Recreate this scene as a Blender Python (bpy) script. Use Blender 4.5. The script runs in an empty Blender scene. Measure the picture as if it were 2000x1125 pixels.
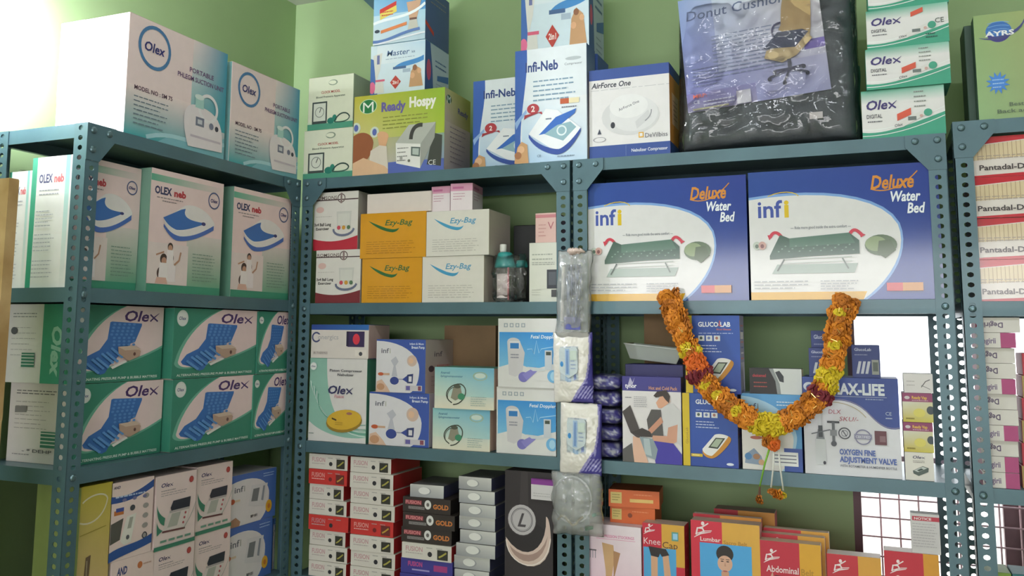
import bpy, bmesh, math, random
from mathutils import Vector, Matrix, noise
random.seed(7)
SC = bpy.context.scene
COL = SC.collection

# ------------------------------------------------------------------ camera
# image frame 2000 x 1125; orientation recovered from the vanishing points of the racks
CZ = 1.45                                   # camera height above the floor
PX, PY, F = 926.23, 439.21, 1750.24
AX = Vector((0.91571995, 0.04060704, 0.39975999))
AY = Vector((0.40172698, -0.11358949, -0.90868744))
AZ = Vector((0.00850943, 0.99269759, -0.12032911))
ROT = Matrix((AX, AY, AZ))                  # camera axes -> world
CAM = Vector((0, 0, CZ))
cd = bpy.data.cameras.new('camera')
cam = bpy.data.objects.new('camera', cd)
COL.objects.link(cam)
cd.sensor_fit = 'HORIZONTAL'; cd.sensor_width = 36.0
cd.lens = F / 2000 * 36.0
cd.shift_x = (1000 - PX) / 2000
cd.shift_y = (PY - 562.5) / 2000
cd.clip_start = 0.02
cam.matrix_world = Matrix.Translation(CAM) @ ROT.to_4x4()
SC.camera = cam

# ------------------------------------------------------------------ world, large lights, exposure
w = bpy.data.worlds.new('daylight'); SC.world = w; w.use_nodes = True
bg = w.node_tree.nodes['Background']
bg.inputs[0].default_value = (0.93, 0.97, 1.0, 1); bg.inputs[1].default_value = 4.2

def area(name, loc, target, sx, sy, power, col):
    ld = bpy.data.lights.new(name, 'AREA'); ld.shape = 'RECTANGLE'
    ld.size = sx; ld.size_y = sy; ld.energy = power; ld.color = col
    o = bpy.data.objects.new(name, ld); COL.objects.link(o)
    o.location = loc
    o.rotation_euler = (Vector(target) - Vector(loc)).to_track_quat('-Z', 'Y').to_euler()
    return o
# daylight through the upper part of the open shop front behind the camera (sky above the street)
area('shop_front_daylight', (-0.36, -2.46, 1.86), (-0.36, 2.4, 1.86), 3.1, .42, 33, (1.0, 0.95, 0.92))

vs = SC.view_settings
vs.view_transform = 'Standard'; vs.look = 'None'; vs.gamma = 1.0; vs.use_curve_mapping = False
vs.exposure = -0.25

# ------------------------------------------------------------------ pixel -> place helpers
def ray(px, py): return ROT @ Vector((px - PX, -(py - PY), -F))
def atY(px, py, y): r = ray(px, py); return CAM + r * (y / r.y)
def atX(px, py, x): r = ray(px, py); return CAM + r * (x / r.x)
def proj(p):
    c = ROT.transposed() @ (Vector(p) - CAM)
    return PX + F * c.x / -c.z, PY - F * c.y / -c.z

Y0 = 2.381                                  # front plane of the racks on the back wall
X0 = -1.654                                 # front plane of the rack on the left wall
WL, WB = -1.975, 2.768                      # left wall, back wall
CEIL = CZ + 1.25
ZB = [CZ + .487, CZ + .090, CZ - .333, CZ - .733, CZ - 1.12]     # shelf tops, back racks
ZL = [CZ + .483, CZ + .098, CZ - .313, CZ - .722, CZ - 1.12]     # shelf tops, left rack

# ------------------------------------------------------------------ materials
def lin(h, a=1.0):
    h = h.lstrip('#')
    if len(h) == 3: h = ''.join(c * 2 for c in h)
    v = []
    for i in (0, 2, 4):
        c = int(h[i:i+2], 16) / 255
        v.append(c / 12.92 if c <= .04045 else ((c + .055) / 1.055) ** 2.4)
    return (v[0], v[1], v[2], a)
MATS = {}
def bsdf(m): return m.node_tree.nodes['Principled BSDF']
def mat(name, col='#888888', rough=.5, metal=0.0, coat=0.0, var=0.0, scale=8.0, bump=0.0, bscale=60.0, col2=None, spec=.5):
    if name in MATS: return MATS[name]
    m = bpy.data.materials.new(name); m.use_nodes = True
    nt = m.node_tree; b = bsdf(m); L = nt.links.new
    b.inputs['Roughness'].default_value = rough; b.inputs['Metallic'].default_value = metal
    b.inputs['Coat Weight'].default_value = coat; b.inputs['Specular IOR Level'].default_value = spec
    tc = nt.nodes.new('ShaderNodeTexCoord')
    c = lin(col)
    n = nt.nodes.new('ShaderNodeTexNoise'); n.inputs['Scale'].default_value = scale; n.inputs['Detail'].default_value = 5
    L(tc.outputs['Object'], n.inputs['Vector'])
    mx = nt.nodes.new('ShaderNodeMix'); mx.data_type = 'RGBA'
    if col2: d = lin(col2)
    else: d = tuple(x * (1 - var) for x in c[:3]) + (1,)
    mx.inputs[6].default_value = c; mx.inputs[7].default_value = d
    rp = nt.nodes.new('ShaderNodeValToRGB'); rp.color_ramp.elements[0].position = .38; rp.color_ramp.elements[1].position = .68
    L(n.outputs['Fac'], rp.inputs[0]); L(rp.outputs[0], mx.inputs[0]); L(mx.outputs[2], b.inputs['Base Color'])
    if bump:
        n2 = nt.nodes.new('ShaderNodeTexNoise'); n2.inputs['Scale'].default_value = bscale; n2.inputs['Detail'].default_value = 4
        L(tc.outputs['Object'], n2.inputs['Vector'])
        bp = nt.nodes.new('ShaderNodeBump'); bp.inputs['Strength'].default_value = bump; bp.inputs['Distance'].default_value = .002
        L(n2.outputs['Fac'], bp.inputs['Height']); L(bp.outputs[0], b.inputs['Normal'])
    MATS[name] = m
    return m
def printmat(name, rough, coat=0.0, bump=.05, metal=0.0, bscale=14):
    m = bpy.data.materials.new(name); m.use_nodes = True
    nt = m.node_tree; b = bsdf(m); L = nt.links.new
    a = nt.nodes.new('ShaderNodeAttribute'); a.attribute_name = 'Col'
    tc = nt.nodes.new('ShaderNodeTexCoord')
    n = nt.nodes.new('ShaderNodeTexNoise'); n.inputs['Scale'].default_value = 35; n.inputs['Detail'].default_value = 3
    L(tc.outputs['Object'], n.inputs['Vector'])
    mr = nt.nodes.new('ShaderNodeMapRange'); mr.inputs['To Min'].default_value = .93; mr.inputs['To Max'].default_value = 1.04
    L(n.outputs['Fac'], mr.inputs['Value'])
    vm = nt.nodes.new('ShaderNodeVectorMath'); vm.operation = 'SCALE'
    L(a.outputs['Color'], vm.inputs[0]); L(mr.outputs[0], vm.inputs['Scale']); L(vm.outputs[0], b.inputs['Base Color'])
    b.inputs['Roughness'].default_value = rough; b.inputs['Coat Weight'].default_value = coat
    b.inputs['Coat Roughness'].default_value = .11; b.inputs['Metallic'].default_value = metal
    n2 = nt.nodes.new('ShaderNodeTexNoise'); n2.inputs['Scale'].default_value = bscale; n2.inputs['Detail'].default_value = 2
    L(tc.outputs['Object'], n2.inputs['Vector'])
    bp = nt.nodes.new('ShaderNodeBump'); bp.inputs['Strength'].default_value = bump; bp.inputs['Distance'].default_value = .01
    L(n2.outputs['Fac'], bp.inputs['Height']); L(bp.outputs[0], b.inputs['Normal'])
    MATS[name] = m
    return m
CARD = printmat('printed_card', .5)
GLOSS = printmat('glossy_printed_card', .45, .9)
bsdf(GLOSS).inputs['Specular IOR Level'].default_value = .15
FOIL = printmat('silver_foil_card', .35, 0.0, .05, .3)
FILM = printmat('printed_plastic_film', .28, .3, .25, 0, 40)
PETAL = printmat('petals', .7, 0, 0)
PAINT = mat('rack_paint', '#54727c', .36, .15, .1, .22, 5, .10, 120)
BOLT = mat('bolt_steel', '#6f8890', .35, .7, 0, .2, 30)
WALL = mat('green_wall_paint', '#a3bd8a', .75, 0, 0, .10, 2.2, .25, 25)
CEILM = mat('ceiling_paint', '#c9cbbd', .8, 0, 0, .08, 2, .2, 30)
FLOORM = mat('floor_tiles', '#b5ada0', .4, 0, 0, .2, 3, .05, 30)
WOOD = mat('pale_plywood', '#c9a877', .6, 0, 0, 0, 9, .2, 40, col2='#a98554')
DARKWOOD = mat('window_wood', '#7a5c62', .6, 0, 0, .3, 8, .2, 40)
GRILLE = mat('bloomed_grille_paint', '#d9b4bd', .5, .2, 0, .2, 20)  # pale pink imitates window light blooming over the bars
OUT = mat('concrete_outside', '#c8c2b8', .9, 0, 0, .15, 1, .2, 10)
KRAFT = mat('brown_cardboard', '#96795a', .8, 0, 0, .18, 10, .15, 60)
WHITEPL = mat('white_plastic', '#e8e6e0', .35, 0, .1, .04, 20)
def clearmat(name, tint=(1, 1, 1), haze=.08, rough=.12):
    m = bpy.data.materials.new(name); m.use_nodes = True
    nt = m.node_tree; L = nt.links.new
    for x in list(nt.nodes):
        if x.type == 'BSDF_PRINCIPLED': nt.nodes.remove(x)
    out = [x for x in nt.nodes if x.type == 'OUTPUT_MATERIAL'][0]
    tr = nt.nodes.new('ShaderNodeBsdfTransparent'); tr.inputs[0].default_value = tint + (1,)
    gl = nt.nodes.new('ShaderNodeBsdfGlossy'); gl.inputs['Roughness'].default_value = rough
    df = nt.nodes.new('ShaderNodeBsdfDiffuse'); df.inputs[0].default_value = (.8, .8, .78, 1)
    fr = nt.nodes.new('ShaderNodeFresnel'); fr.inputs[0].default_value = 1.5
    m1 = nt.nodes.new('ShaderNodeMixShader'); m1.inputs[0].default_value = haze
    m2 = nt.nodes.new('ShaderNodeMixShader')
    tc = nt.nodes.new('ShaderNodeTexCoord')
    n = nt.nodes.new('ShaderNodeTexNoise'); n.inputs['Scale'].default_value = 22; n.inputs['Detail'].default_value = 3
    L(tc.outputs['Object'], n.inputs['Vector'])
    bp = nt.nodes.new('ShaderNodeBump'); bp.inputs['Strength'].default_value = .5; bp.inputs['Distance'].default_value = .008
    L(n.outputs['Fac'], bp.inputs['Height']); L(bp.outputs[0], gl.inputs['Normal']); L(bp.outputs[0], fr.inputs['Normal'])
    L(tr.outputs[0], m1.inputs[1]); L(df.outputs[0], m1.inputs[2])
    L(fr.outputs[0], m2.inputs[0]); L(m1.outputs[0], m2.inputs[1]); L(gl.outputs[0], m2.inputs[2])
    L(m2.outputs[0], out.inputs['Surface'])
    MATS[name] = m
    return m
CLEAR = clearmat('clear_polythene', (1, 1, 1), .03, .06)
CLEARMILK = clearmat('milky_polythene', (1, 1, 1), .28, .12)
CLEARPL = clearmat('clear_plastic', (1, 1, 1), .14, .08)
def emis(name, col, s):
    m = bpy.data.materials.new(name); m.use_nodes = True
    b = bsdf(m); b.inputs['Emission Color'].default_value = lin(col); b.inputs['Emission Strength'].default_value = s
    b.inputs['Base Color'].default_value = (.8, .8, .8, 1)
    return m

# ------------------------------------------------------------------ object helpers
def link(o, parent=None):
    COL.objects.link(o)
    if parent is not None: o.parent = parent
    return o
def tag(o, label=None, cat=None, group=None, kind=None):
    if label: o['label'] = label
    if cat: o['category'] = cat
    if group: o['group'] = group
    if kind: o['kind'] = kind
    return o
def mesh(name, V, Fc, m, cols=None, smooth=False):
    me = bpy.data.meshes.new(name)
    me.from_pydata(V, [], Fc)
    if cols is not None:
        at = me.color_attributes.new('Col', 'FLOAT_COLOR', 'POINT')
        flat = [x for c in cols for x in c]
        at.data.foreach_set('color', flat)
    me.materials.append(m)
    if smooth: me.polygons.foreach_set('use_smooth', [True] * len(me.polygons))
    me.update()
    return me
def obj(name, me, parent=None, loc=(0, 0, 0), rz=0.0):
    o = bpy.data.objects.new(name, me); o.location = loc; o.rotation_euler = (0, 0, rz)
    return link(o, parent)
def empty(name, loc, rz=0.0):
    o = bpy.data.objects.new(name, None); o.location = loc; o.rotation_euler = (0, 0, rz); o.empty_display_size = .05
    return link(o)
class MB:
    def __init__(s): s.V = []; s.F = []; s.C = []
    def box(s, x0, y0, z0, x1, y1, z1, c=None):
        n = len(s.V)
        s.V += [(x0, y0, z0), (x1, y0, z0), (x1, y1, z0), (x0, y1, z0), (x0, y0, z1), (x1, y0, z1), (x1, y1, z1), (x0, y1, z1)]
        s.F += [tuple(n + i for i in f) for f in ((0, 3, 2, 1), (4, 5, 6, 7), (0, 1, 5, 4), (1, 2, 6, 5), (2, 3, 7, 6), (3, 0, 4, 7))]
        s.C += [c] * 8
        return s
    def quad(s, a, b, c, d, col=None):
        n = len(s.V); s.V += [a, b, c, d]; s.F.append((n, n+1, n+2, n+3)); s.C += [col] * 4; return s
    def poly(s, pts, col=None):
        n = len(s.V); s.V += list(pts); s.F.append(tuple(range(n, n + len(pts)))); s.C += [col] * len(pts); return s
    def tube(s, pts, r, seg=8, c=None, cap=True):
        pts = [Vector(p) for p in pts]; n0 = len(s.V); N = len(pts)
        for i, p in enumerate(pts):
            t = (pts[min(i+1, N-1)] - pts[max(i-1, 0)]).normalized()
            a = t.cross(Vector((0, 0, 1)));
            if a.length < 1e-3: a = t.cross(Vector((0, 1, 0)))
            a.normalize(); b = t.cross(a)
            rr = r[i] if isinstance(r, (list, tuple)) else r
            for k in range(seg):
                th = 2 * math.pi * k / seg
                s.V.append(tuple(p + a * (rr * math.cos(th)) + b * (rr * math.sin(th)))); s.C.append(c)
        for i in range(N - 1):
            for k in range(seg):
                k2 = (k + 1) % seg
                s.F.append((n0 + i*seg + k, n0 + i*seg + k2, n0 + (i+1)*seg + k2, n0 + (i+1)*seg + k))
        if cap:
            s.F.append(tuple(n0 + k for k in reversed(range(seg)))); s.F.append(tuple(n0 + (N-1)*seg + k for k in range(seg)))
        return s
    def lathe(s, prof, seg=20, c=None, cx=0, cy=0):
        n0 = len(s.V); N = len(prof)
        for r, z in prof:
            for k in range(seg):
                th = 2 * math.pi * k / seg
                s.V.append((cx + r * math.cos(th), cy + r * math.sin(th), z)); s.C.append(c)
        for i in range(N - 1):
            for k in range(seg):
                k2 = (k + 1) % seg
                s.F.append((n0 + i*seg + k, n0 + i*seg + k2, n0 + (i+1)*seg + k2, n0 + (i+1)*seg + k))
        s.F.append(tuple(n0 + k for k in reversed(range(seg)))); s.F.append(tuple(n0 + (N-1)*seg + k for k in range(seg)))
        return s
    def me(s, name, m, smooth=False):
        cols = None
        if any(c is not None for c in s.C): cols = [c if c else (.8, .8, .8, 1) for c in s.C]
        return mesh(name, s.V, s.F, m, cols, smooth)
    def build(s, name, m, parent=None, loc=(0, 0, 0), rz=0.0, smooth=False):
        return obj(name, s.me(name, m, smooth), parent, loc, rz)

# ------------------------------------------------------------------ the room
def struct(name, mb, m): o = mb.build(name, m); o['kind'] = 'structure'; return o
XR, YR = 2.7, -2.5
WX0, WX1, WZ0, WZ1 = -0.062, 0.62, CZ - .80, CZ + .088        # window opening
struct('floor', MB().box(WL - .15, YR, -.1, XR, WB + .15, 0), FLOORM)
struct('ceiling', MB().box(WL - .15, YR, CEIL, XR, WB + .15, CEIL + .12), CEILM)
struct('wall_left', MB().box(WL - .15, YR, 0, WL, WB + .15, CEIL), WALL)
struct('wall_right', MB().box(XR, YR, 0, XR + .12, WB + .15, CEIL), WALL)
b = MB()
b.box(WL, WB, 0, WX0, WB + .15, CEIL); b.box(WX1, WB, 0, XR, WB + .15, CEIL)
b.box(WX0, WB, 0, WX1, WB + .15, WZ0); b.box(WX0, WB, WZ1, WX1, WB + .15, CEIL)
struct('wall_back', b, WALL)
b = MB()                                    # shop front: wall with a wide opening to the street
b.box(WL - .15, YR - .12, 0, -1.94, YR, CEIL); b.box(1.25, YR - .12, 0, XR + .12, YR, CEIL); b.box(-1.94, YR - .12, 2.16, 1.25, YR, CEIL)
struct('wall_front', b, WALL)
o = MB().box(-8, WB + .16, -.12, 9, 14, -.02).build('ground_outside', OUT); o['kind'] = 'structure'
o = MB().box(-8, -12, -.12, 9, YR - .13, -.02).build('street_outside', OUT); o['kind'] = 'structure'
# window: frame, steel grille, half-closed shutter
win = empty('window_1', (WX0, WB, WZ0)); win['kind'] = 'structure'
ww, wh = WX1 - WX0, WZ1 - WZ0
f = MB(); t = .020
f.box(0, .0, 0, t, .07, wh); f.box(ww - t, .0, 0, ww, .07, wh); f.box(t, .0, 0, ww - t, .07, t); f.box(t, .0, wh - t, ww - t, .07, wh)
f.build('window_frame', DARKWOOD, win)
gz = .46
for i in range(1, 10):
    z = gz - .052 * i
    if z > .03: MB().tube([(t, .03, z), (ww - t, .03, z)], .0024, 6).build('grille_bar', GRILLE, win)
MB().box(t, .02, gz, ww - t, .045, gz + .014).build('grille_rail', GRILLE, win)
for i in range(1, 13):
    x = t + .048 * i
    MB().tube([(x, .037, .03), (x, .037, gz)], .0024, 6).build('grille_bar', GRILLE, win)
MB().box(.37, .075, .03, ww - .03, .1, .36).build('shutter_panel', DARKWOOD, win)
# conduit down the corner, painted like the wall
p = atX(557, 940, WL + .03)
MB().tube([(WL + .035, 2.70, .02), (WL + .035, 2.70, CZ - .36)], .028, 14).build('trim_1', WALL, smooth=True)['kind'] = 'structure'
# ------------------------------------------------------------------ slotted-angle racks
FW, PIT, TH = .040, .0236, .002
def perf(b, n, mapf):
    """perforated strip: n cells, mapf(u, v, t) -> point; u across, v up, t through the sheet"""
    hw, hh = FW / 2, PIT / 2
    ca = math.atan2(hh, hw)
    ang = sorted([ca, math.pi - ca, math.pi + ca, 2 * math.pi - ca] + [k * math.pi / 4 for k in range(8)])
    K = len(ang)
    for i in range(n):
        cy = (i + .5) * PIT; n0 = len(b.V)
        for t in (0, TH):
            for a in ang:
                c, s = math.cos(a), math.sin(a)
                k = min(hw / abs(c) if abs(c) > 1e-6 else 9, hh / abs(s) if abs(s) > 1e-6 else 9)
                b.V.append(mapf(hw + c * k, cy + s * k, t))
            for a in ang:
                b.V.append(mapf(hw + .0072 * math.cos(a), cy + .0062 * math.sin(a), t))
        for k in range(K):
            k2 = (k + 1) % K
            b.F.append((n0 + k, n0 + k2, n0 + K + k2, n0 + K + k))
            m = n0 + 2 * K
            b.F.append((m + k, m + K + k, m + K + k2, m + k2))
            b.F.append((n0 + K + k, n0 + K + k2, m + K + k2, m + K + k))
    H = n * PIT
    b.quad(mapf(0, 0, 0), mapf(0, 0, TH), mapf(0, H, TH), mapf(0, H, 0)); b.quad(mapf(FW, 0, 0), mapf(FW, 0, TH), mapf(FW, H, TH), mapf(FW, H, 0))
    b.quad(mapf(0, H, 0), mapf(FW, H, 0), mapf(FW, H, TH), mapf(0, H, TH))
    b.C = [None] * len(b.V)
POST = {}
def post_mesh(sx, sy, n):
    if (sx, sy, n) not in POST:
        b = MB()
        perf(b, n, lambda u, v, t: (sx * u, sy * t, v))
        perf(b, n, lambda u, v, t: (sx * t, sy * u, v))
        POST[(sx, sy, n)] = b.me('post', PAINT)
    return POST[(sx, sy, n)]
def bolt_mesh():
    b = MB(); prof = [(.0085, 0), (.0085, .0015), (.0065, .0045), (.003, .0058)]
    n0 = 0; seg = 12
    for r, d in prof:
        for k in range(seg):
            a = 2 * math.pi * k / seg; b.V.append((r * math.cos(a), -d, r * math.sin(a)))
    for i in range(3):
        for k in range(seg): k2 = (k + 1) % seg; b.F.append((i*seg + k, i*seg + k2, (i+1)*seg + k2, (i+1)*seg + k))
    b.F.append(tuple(3 * seg + k for k in range(seg))); b.C = [None] * len(b.V)
    return b.me('bolt', BOLT)
BOLTME = bolt_mesh()
def gusset_mesh(s, g=.088):
    b = MB(); q = [(0, 0), (s * g, 0), (s * g, -.03), (s * FW, -g), (0, -g)]
    if s < 0: q = q[::-1]
    fr = [(x, -.0018, z) for x, z in q]; bk = [(x, -.0001, z) for x, z in q]
    b.poly(fr[::-1]); b.poly(bk)
    for i in range(5): j = (i + 1) % 5; b.quad(fr[i], fr[j], bk[j], bk[i])
    return b.me('corner_plate', PAINT)
GUS = {1: gusset_mesh(1), -1: gusset_mesh(-1)}
def shelf_mesh(W, D, lip=.034):
    b = MB(); t = .0016; g = .0025
    b.box(g, g, -t, W - g, D - g, 0)
    b.box(g, g, -lip, W - g, g + t, -t); b.box(g, D - g - t, -lip, W - g, D - g, -t)
    b.box(g, g + t, -lip, g + t, D - g - t, -t); b.box(W - g - t, g + t, -lip, W - g, D - g - t, -t)
    b.box(g + t, g + t, -lip, W - g - t, g + .013, -lip + t); b.box(g + t, D - g - .013, -lip, W - g - t, D - g - t, -lip + t)
    return b.me('shelf', PAINT)
def rack(label, loc, rz, W, D, zs, top):
    r = empty('slotted_angle_rack', loc, rz); tag(r, label, 'rack', 'slotted angle racks')
    n = int(round(top / PIT))
    for (x, y, sx, sy) in ((0, 0, 1, 1), (W, 0, -1, 1), (0, D, 1, -1), (W, D, -1, -1)):
        obj('post', post_mesh(sx, sy, n), r, (x, y, top - n * PIT + .0))
    sm = shelf_mesh(W, D)
    for z in zs:
        s = obj('shelf', sm, r, (0, 0, z))
    for x, s in ((0, 1), (W, -1)):
        g = obj('corner_plate', GUS[s], r, (x, 0, top))
        for (bx, bz) in ((.018, -.016), (.066, -.016), (.018, -.062)):
            obj('bolt', BOLTME, g, (s * bx, -.0018, bz))
        for z in zs[1:]:
            obj('bolt', BOLTME, r, (x + s * .02, 0, z - .017))
    return r
BX0, BX1 = -1.650, -.755
CX0, CX1 = -.746, .184
DX0, DX1 = .200, 1.10
RD = .34
rack('blue-grey slotted steel rack standing along the left wall, stacked with mattress cartons', (X0, 1.512, 0), math.pi / 2, .862, .30, ZL, ZL[0])
rack('blue-grey slotted steel rack on back wall holding the yellow cartons', (BX0, Y0, 0), 0, BX1 - BX0, RD, ZB, ZB[0])
rack('blue-grey slotted steel rack carrying the flower garland and blue bed cartons', (CX0, Y0, 0), 0, CX1 - CX0, RD, ZB, ZB[0])
ZD = [CZ + .512, CZ + .084, CZ - .338, CZ - .735, CZ - 1.12]
rack('blue-grey slotted steel rack holding red-striped and pink medicine boxes', (DX0, Y0, 0), 0, DX1 - DX0, RD, ZD, ZD[0])
# ------------------------------------------------------------------ printed artwork (flat print on the faces of cartons)
TXT = {}
def glyphs(s, bold, shear):
    k = (s, bold, shear)
    if k in TXT: return TXT[k]
    cu = bpy.data.curves.new('t', 'FONT'); cu.body = s; cu.size = 1; cu.resolution_u = 2; cu.shear = shear; cu.offset = min(bold * 1.35, .045)
    o = bpy.data.objects.new('t', cu)
    me = o.to_mesh()
    V = [(v.co.x, v.co.y) for v in me.vertices]; Fc = [tuple(p.vertices) for p in me.polygons]
    o.to_mesh_clear(); bpy.data.objects.remove(o); bpy.data.curves.remove(cu)
    TXT[k] = (V, Fc)
    return TXT[k]
def clip(pts):
    for ax, lo, sg in ((0, 0, 1), (0, 1, -1), (1, 0, 1), (1, 1, -1)):
        out = []
        for i, p in enumerate(pts):
            q = pts[i - 1]
            pin = (p[ax] - lo) * sg >= -1e-9; qin = (q[ax] - lo) * sg >= -1e-9
            if pin != qin:
                t = (lo - q[ax]) / (p[ax] - q[ax]); out.append(tuple(q[j] + t * (p[j] - q[j]) for j in (0, 1)))
            if pin: out.append(p)
        pts = out
        if not pts: break
    return pts
def bz(a, b, c, d, n=10):
    r = []
    for i in range(n + 1):
        t = i / n; u = 1 - t
        r.append(tuple(u**3*a[j] + 3*u*u*t*b[j] + 3*u*t*t*c[j] + t**3*d[j] for j in (0, 1)))
    return r
class Art:
    def __init__(s, W, H): s.W, s.H = W, H; s.V = []; s.F = []; s.C = []; s.n = 0; s.r = random.Random(3)
    def _add(s, pts, cols):
        n = len(s.V); s.n += 1; z = .0003 + .00004 * s.n
        s.V += [(u * s.W, v * s.H, z) for u, v in pts]; s.F.append(tuple(range(n, n + len(pts)))); s.C += cols
    def poly(s, pts, c):
        pts = clip([tuple(p) for p in pts])
        if len(pts) > 2: s._add(pts, [lin(c)] * len(pts))
        return s
    def rect(s, x0, y0, x1, y1, c): return s.poly([(x0, y0), (x1, y0), (x1, y1), (x0, y1)], c)
    def grad(s, x0, y0, x1, y1, bl, br, tr, tl, n=1):
        C = [lin(c) for c in (bl, br, tr, tl)]; s.n += 1; z = .0003 + .00004 * s.n; N = 6; n0 = len(s.V)
        for j in range(N + 1):
            for i in range(N + 1):
                a, b = i / N, j / N
                s.V.append(((x0 + a * (x1 - x0)) * s.W, (y0 + b * (y1 - y0)) * s.H, z))
                s.C.append(tuple((C[0][k]*(1-a) + C[1][k]*a) * (1-b) + (C[3][k]*(1-a) + C[2][k]*a) * b for k in range(4)))
        for j in range(N):
            for i in range(N):
                q = n0 + j * (N + 1) + i; s.F.append((q, q + 1, q + N + 2, q + N + 1))
        return s
    def ell(s, cx, cy, rx, ry, c, n=22, rot=0):
        """rx, ry in fractions of the width"""
        k = s.W / s.H; cr, sr = math.cos(rot), math.sin(rot); P = []
        for i in range(n):
            a = 2 * math.pi * i / n; x, y = rx * math.cos(a), ry * math.sin(a)
            P.append((cx + x * cr - y * sr, cy + (x * sr + y * cr) * k))
        return s.poly(P, c)
    def ring(s, cx, cy, r, wd, c, n=28, asp=1.0):
        k = s.W / s.H; s.n += 1; z = .0003 + .00004 * s.n; n0 = len(s.V)
        for rr in (r, r - wd):
            for i in range(n):
                a = 2 * math.pi * i / n; s.V.append(((cx + rr * math.cos(a)) * s.W, (cy + rr * asp * math.sin(a) * k) * s.H, z)); s.C.append(lin(c))
        for i in range(n):
            j = (i + 1) % n; s.F.append((n0 + i, n0 + j, n0 + n + j, n0 + n + i))
        return s
    def stroke(s, pts, wd, c):
        """wd in fractions of the width"""
        k = s.W / s.H; q = [Vector((p[0], p[1] / k)) for p in pts]; N = len(q); L = []; R = []
        for i in range(N):
            t = (q[min(i+1, N-1)] - q[max(i-1, 0)]).normalized(); nrm = Vector((-t.y, t.x))
            ww = wd[i] if isinstance(wd, (list, tuple)) else wd
            L.append(q[i] + nrm * ww / 2); R.append(q[i] - nrm * ww / 2)
        for i in range(N - 1):
            s.poly([(p.x, p.y * k) for p in (R[i], R[i+1], L[i+1], L[i])], c)
        return s
    def txt(s, t, x, y, h, c, bold=0.0, sh=0.0, fit=None, al='l', rot=0.0):
        """h = cap height as fraction of the face height; fit = text width as fraction of the face width"""
        V, Fc = glyphs(t, bold, sh)
        if not V: return s
        x0 = min(v[0] for v in V); x1 = max(v[0] for v in V)
        sy = h * s.H / .70; sx = sy if fit is None else fit * s.W / (x1 - x0)
        wd = (x1 - x0) * sx; ox = {'l': 0, 'c': -wd / 2, 'r': -wd}[al]
        s.n += 1; z = .0003 + .00004 * s.n; n = len(s.V); cr, sr = math.cos(rot), math.sin(rot); cc = lin(c)
        for v in V:
            a, b = (v[0] - x0) * sx + ox, v[1] * sy
            s.V.append((x * s.W + a * cr - b * sr, y * s.H + a * sr + b * cr, z)); s.C.append(cc)
        s.F += [tuple(n + i for i in f) for f in Fc]
        return s
    def lines(s, x0, x1, y, n, dy, c, th=.008, vary=.35):
        for i in range(n):
            xe = x0 + (x1 - x0) * (1 - vary * s.r.random()); x = x0
            while x < xe:
                q = min(x + (x1 - x0) * s.r.uniform(.05, .16), xe)
                s.rect(x, y - th / 2, q, y + th / 2, c); x = q + (x1 - x0) * .025
            y -= dy
        return s
    def me(s, name, face, w, d, h, m):
        mp = {'front': lambda a, b, z: (-w/2 + a, -z, b), 'right': lambda a, b, z: (w/2 + z, a, b),
              'left': lambda a, b, z: (-w/2 - z, d - a, b), 'top': lambda a, b, z: (-w/2 + a, b, h + z)}[face]
        return mesh(name, [mp(*v) for v in s.V], s.F, m, s.C)

# ------------------------------------------------------------------ cartons
def carton_mesh(w, d, h, cf, cs, ct, m, bv=.0012):
    V = []; C = []; Fc = []
    def face(pts, c):
        n = len(V); V.extend(pts); C.extend([lin(c)] * len(pts)); Fc.append(tuple(range(n, n + len(pts))))
    x, e = w / 2, bv
    def pt(sx, sy, sz, k):   # corner, moved in along the two axes other than k
        q = [sx * x, 0 if sy < 0 else d, 0 if sz < 0 else h]
        if k != 0: q[0] -= sx * e
        if k != 1: q[1] += e if sy < 0 else -e
        if k != 2: q[2] += e if sz < 0 else -e
        # k is the axis whose face the point lies on
        return tuple(q)
    S = (-1, 1)
    face([pt(-1, -1, -1, 1), pt(1, -1, -1, 1), pt(1, -1, 1, 1), pt(-1, -1, 1, 1)], cf)
    face([pt(1, 1, -1, 1), pt(-1, 1, -1, 1), pt(-1, 1, 1, 1), pt(1, 1, 1, 1)], cf)
    face([pt(1, -1, -1, 0), pt(1, 1, -1, 0), pt(1, 1, 1, 0), pt(1, -1, 1, 0)], cs)
    face([pt(-1, 1, -1, 0), pt(-1, -1, -1, 0), pt(-1, -1, 1, 0), pt(-1, 1, 1, 0)], cs)
    face([pt(-1, -1, 1, 2), pt(1, -1, 1, 2), pt(1, 1, 1, 2), pt(-1, 1, 1, 2)], ct)
    face([pt(-1, 1, -1, 2), pt(1, 1, -1, 2), pt(1, -1, -1, 2), pt(-1, -1, -1, 2)], ct)
    for sy in S:
        for sz in S: face([pt(-1, sy, sz, 1), pt(1, sy, sz, 1), pt(1, sy, sz, 2), pt(-1, sy, sz, 2)][::(1 if sy*sz < 0 else -1)], ct)
        for sx in S: face([pt(sx, sy, -1, 1), pt(sx, sy, 1, 1), pt(sx, sy, 1, 0), pt(sx, sy, -1, 0)][::(1 if sx*sy > 0 else -1)], cs)
    for sx in S:
        for sz in S: face([pt(sx, -1, sz, 0), pt(sx, 1, sz, 0), pt(sx, 1, sz, 2), pt(sx, -1, sz, 2)][::(1 if sx*sz > 0 else -1)], ct)
    for sx in S:
        for sy in S:
            for sz in S: face([pt(sx, sy, sz, 0), pt(sx, sy, sz, 1), pt(sx, sy, sz, 2)], ct)
    return mesh('carton', V, Fc, m, C)
CM = {}
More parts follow.
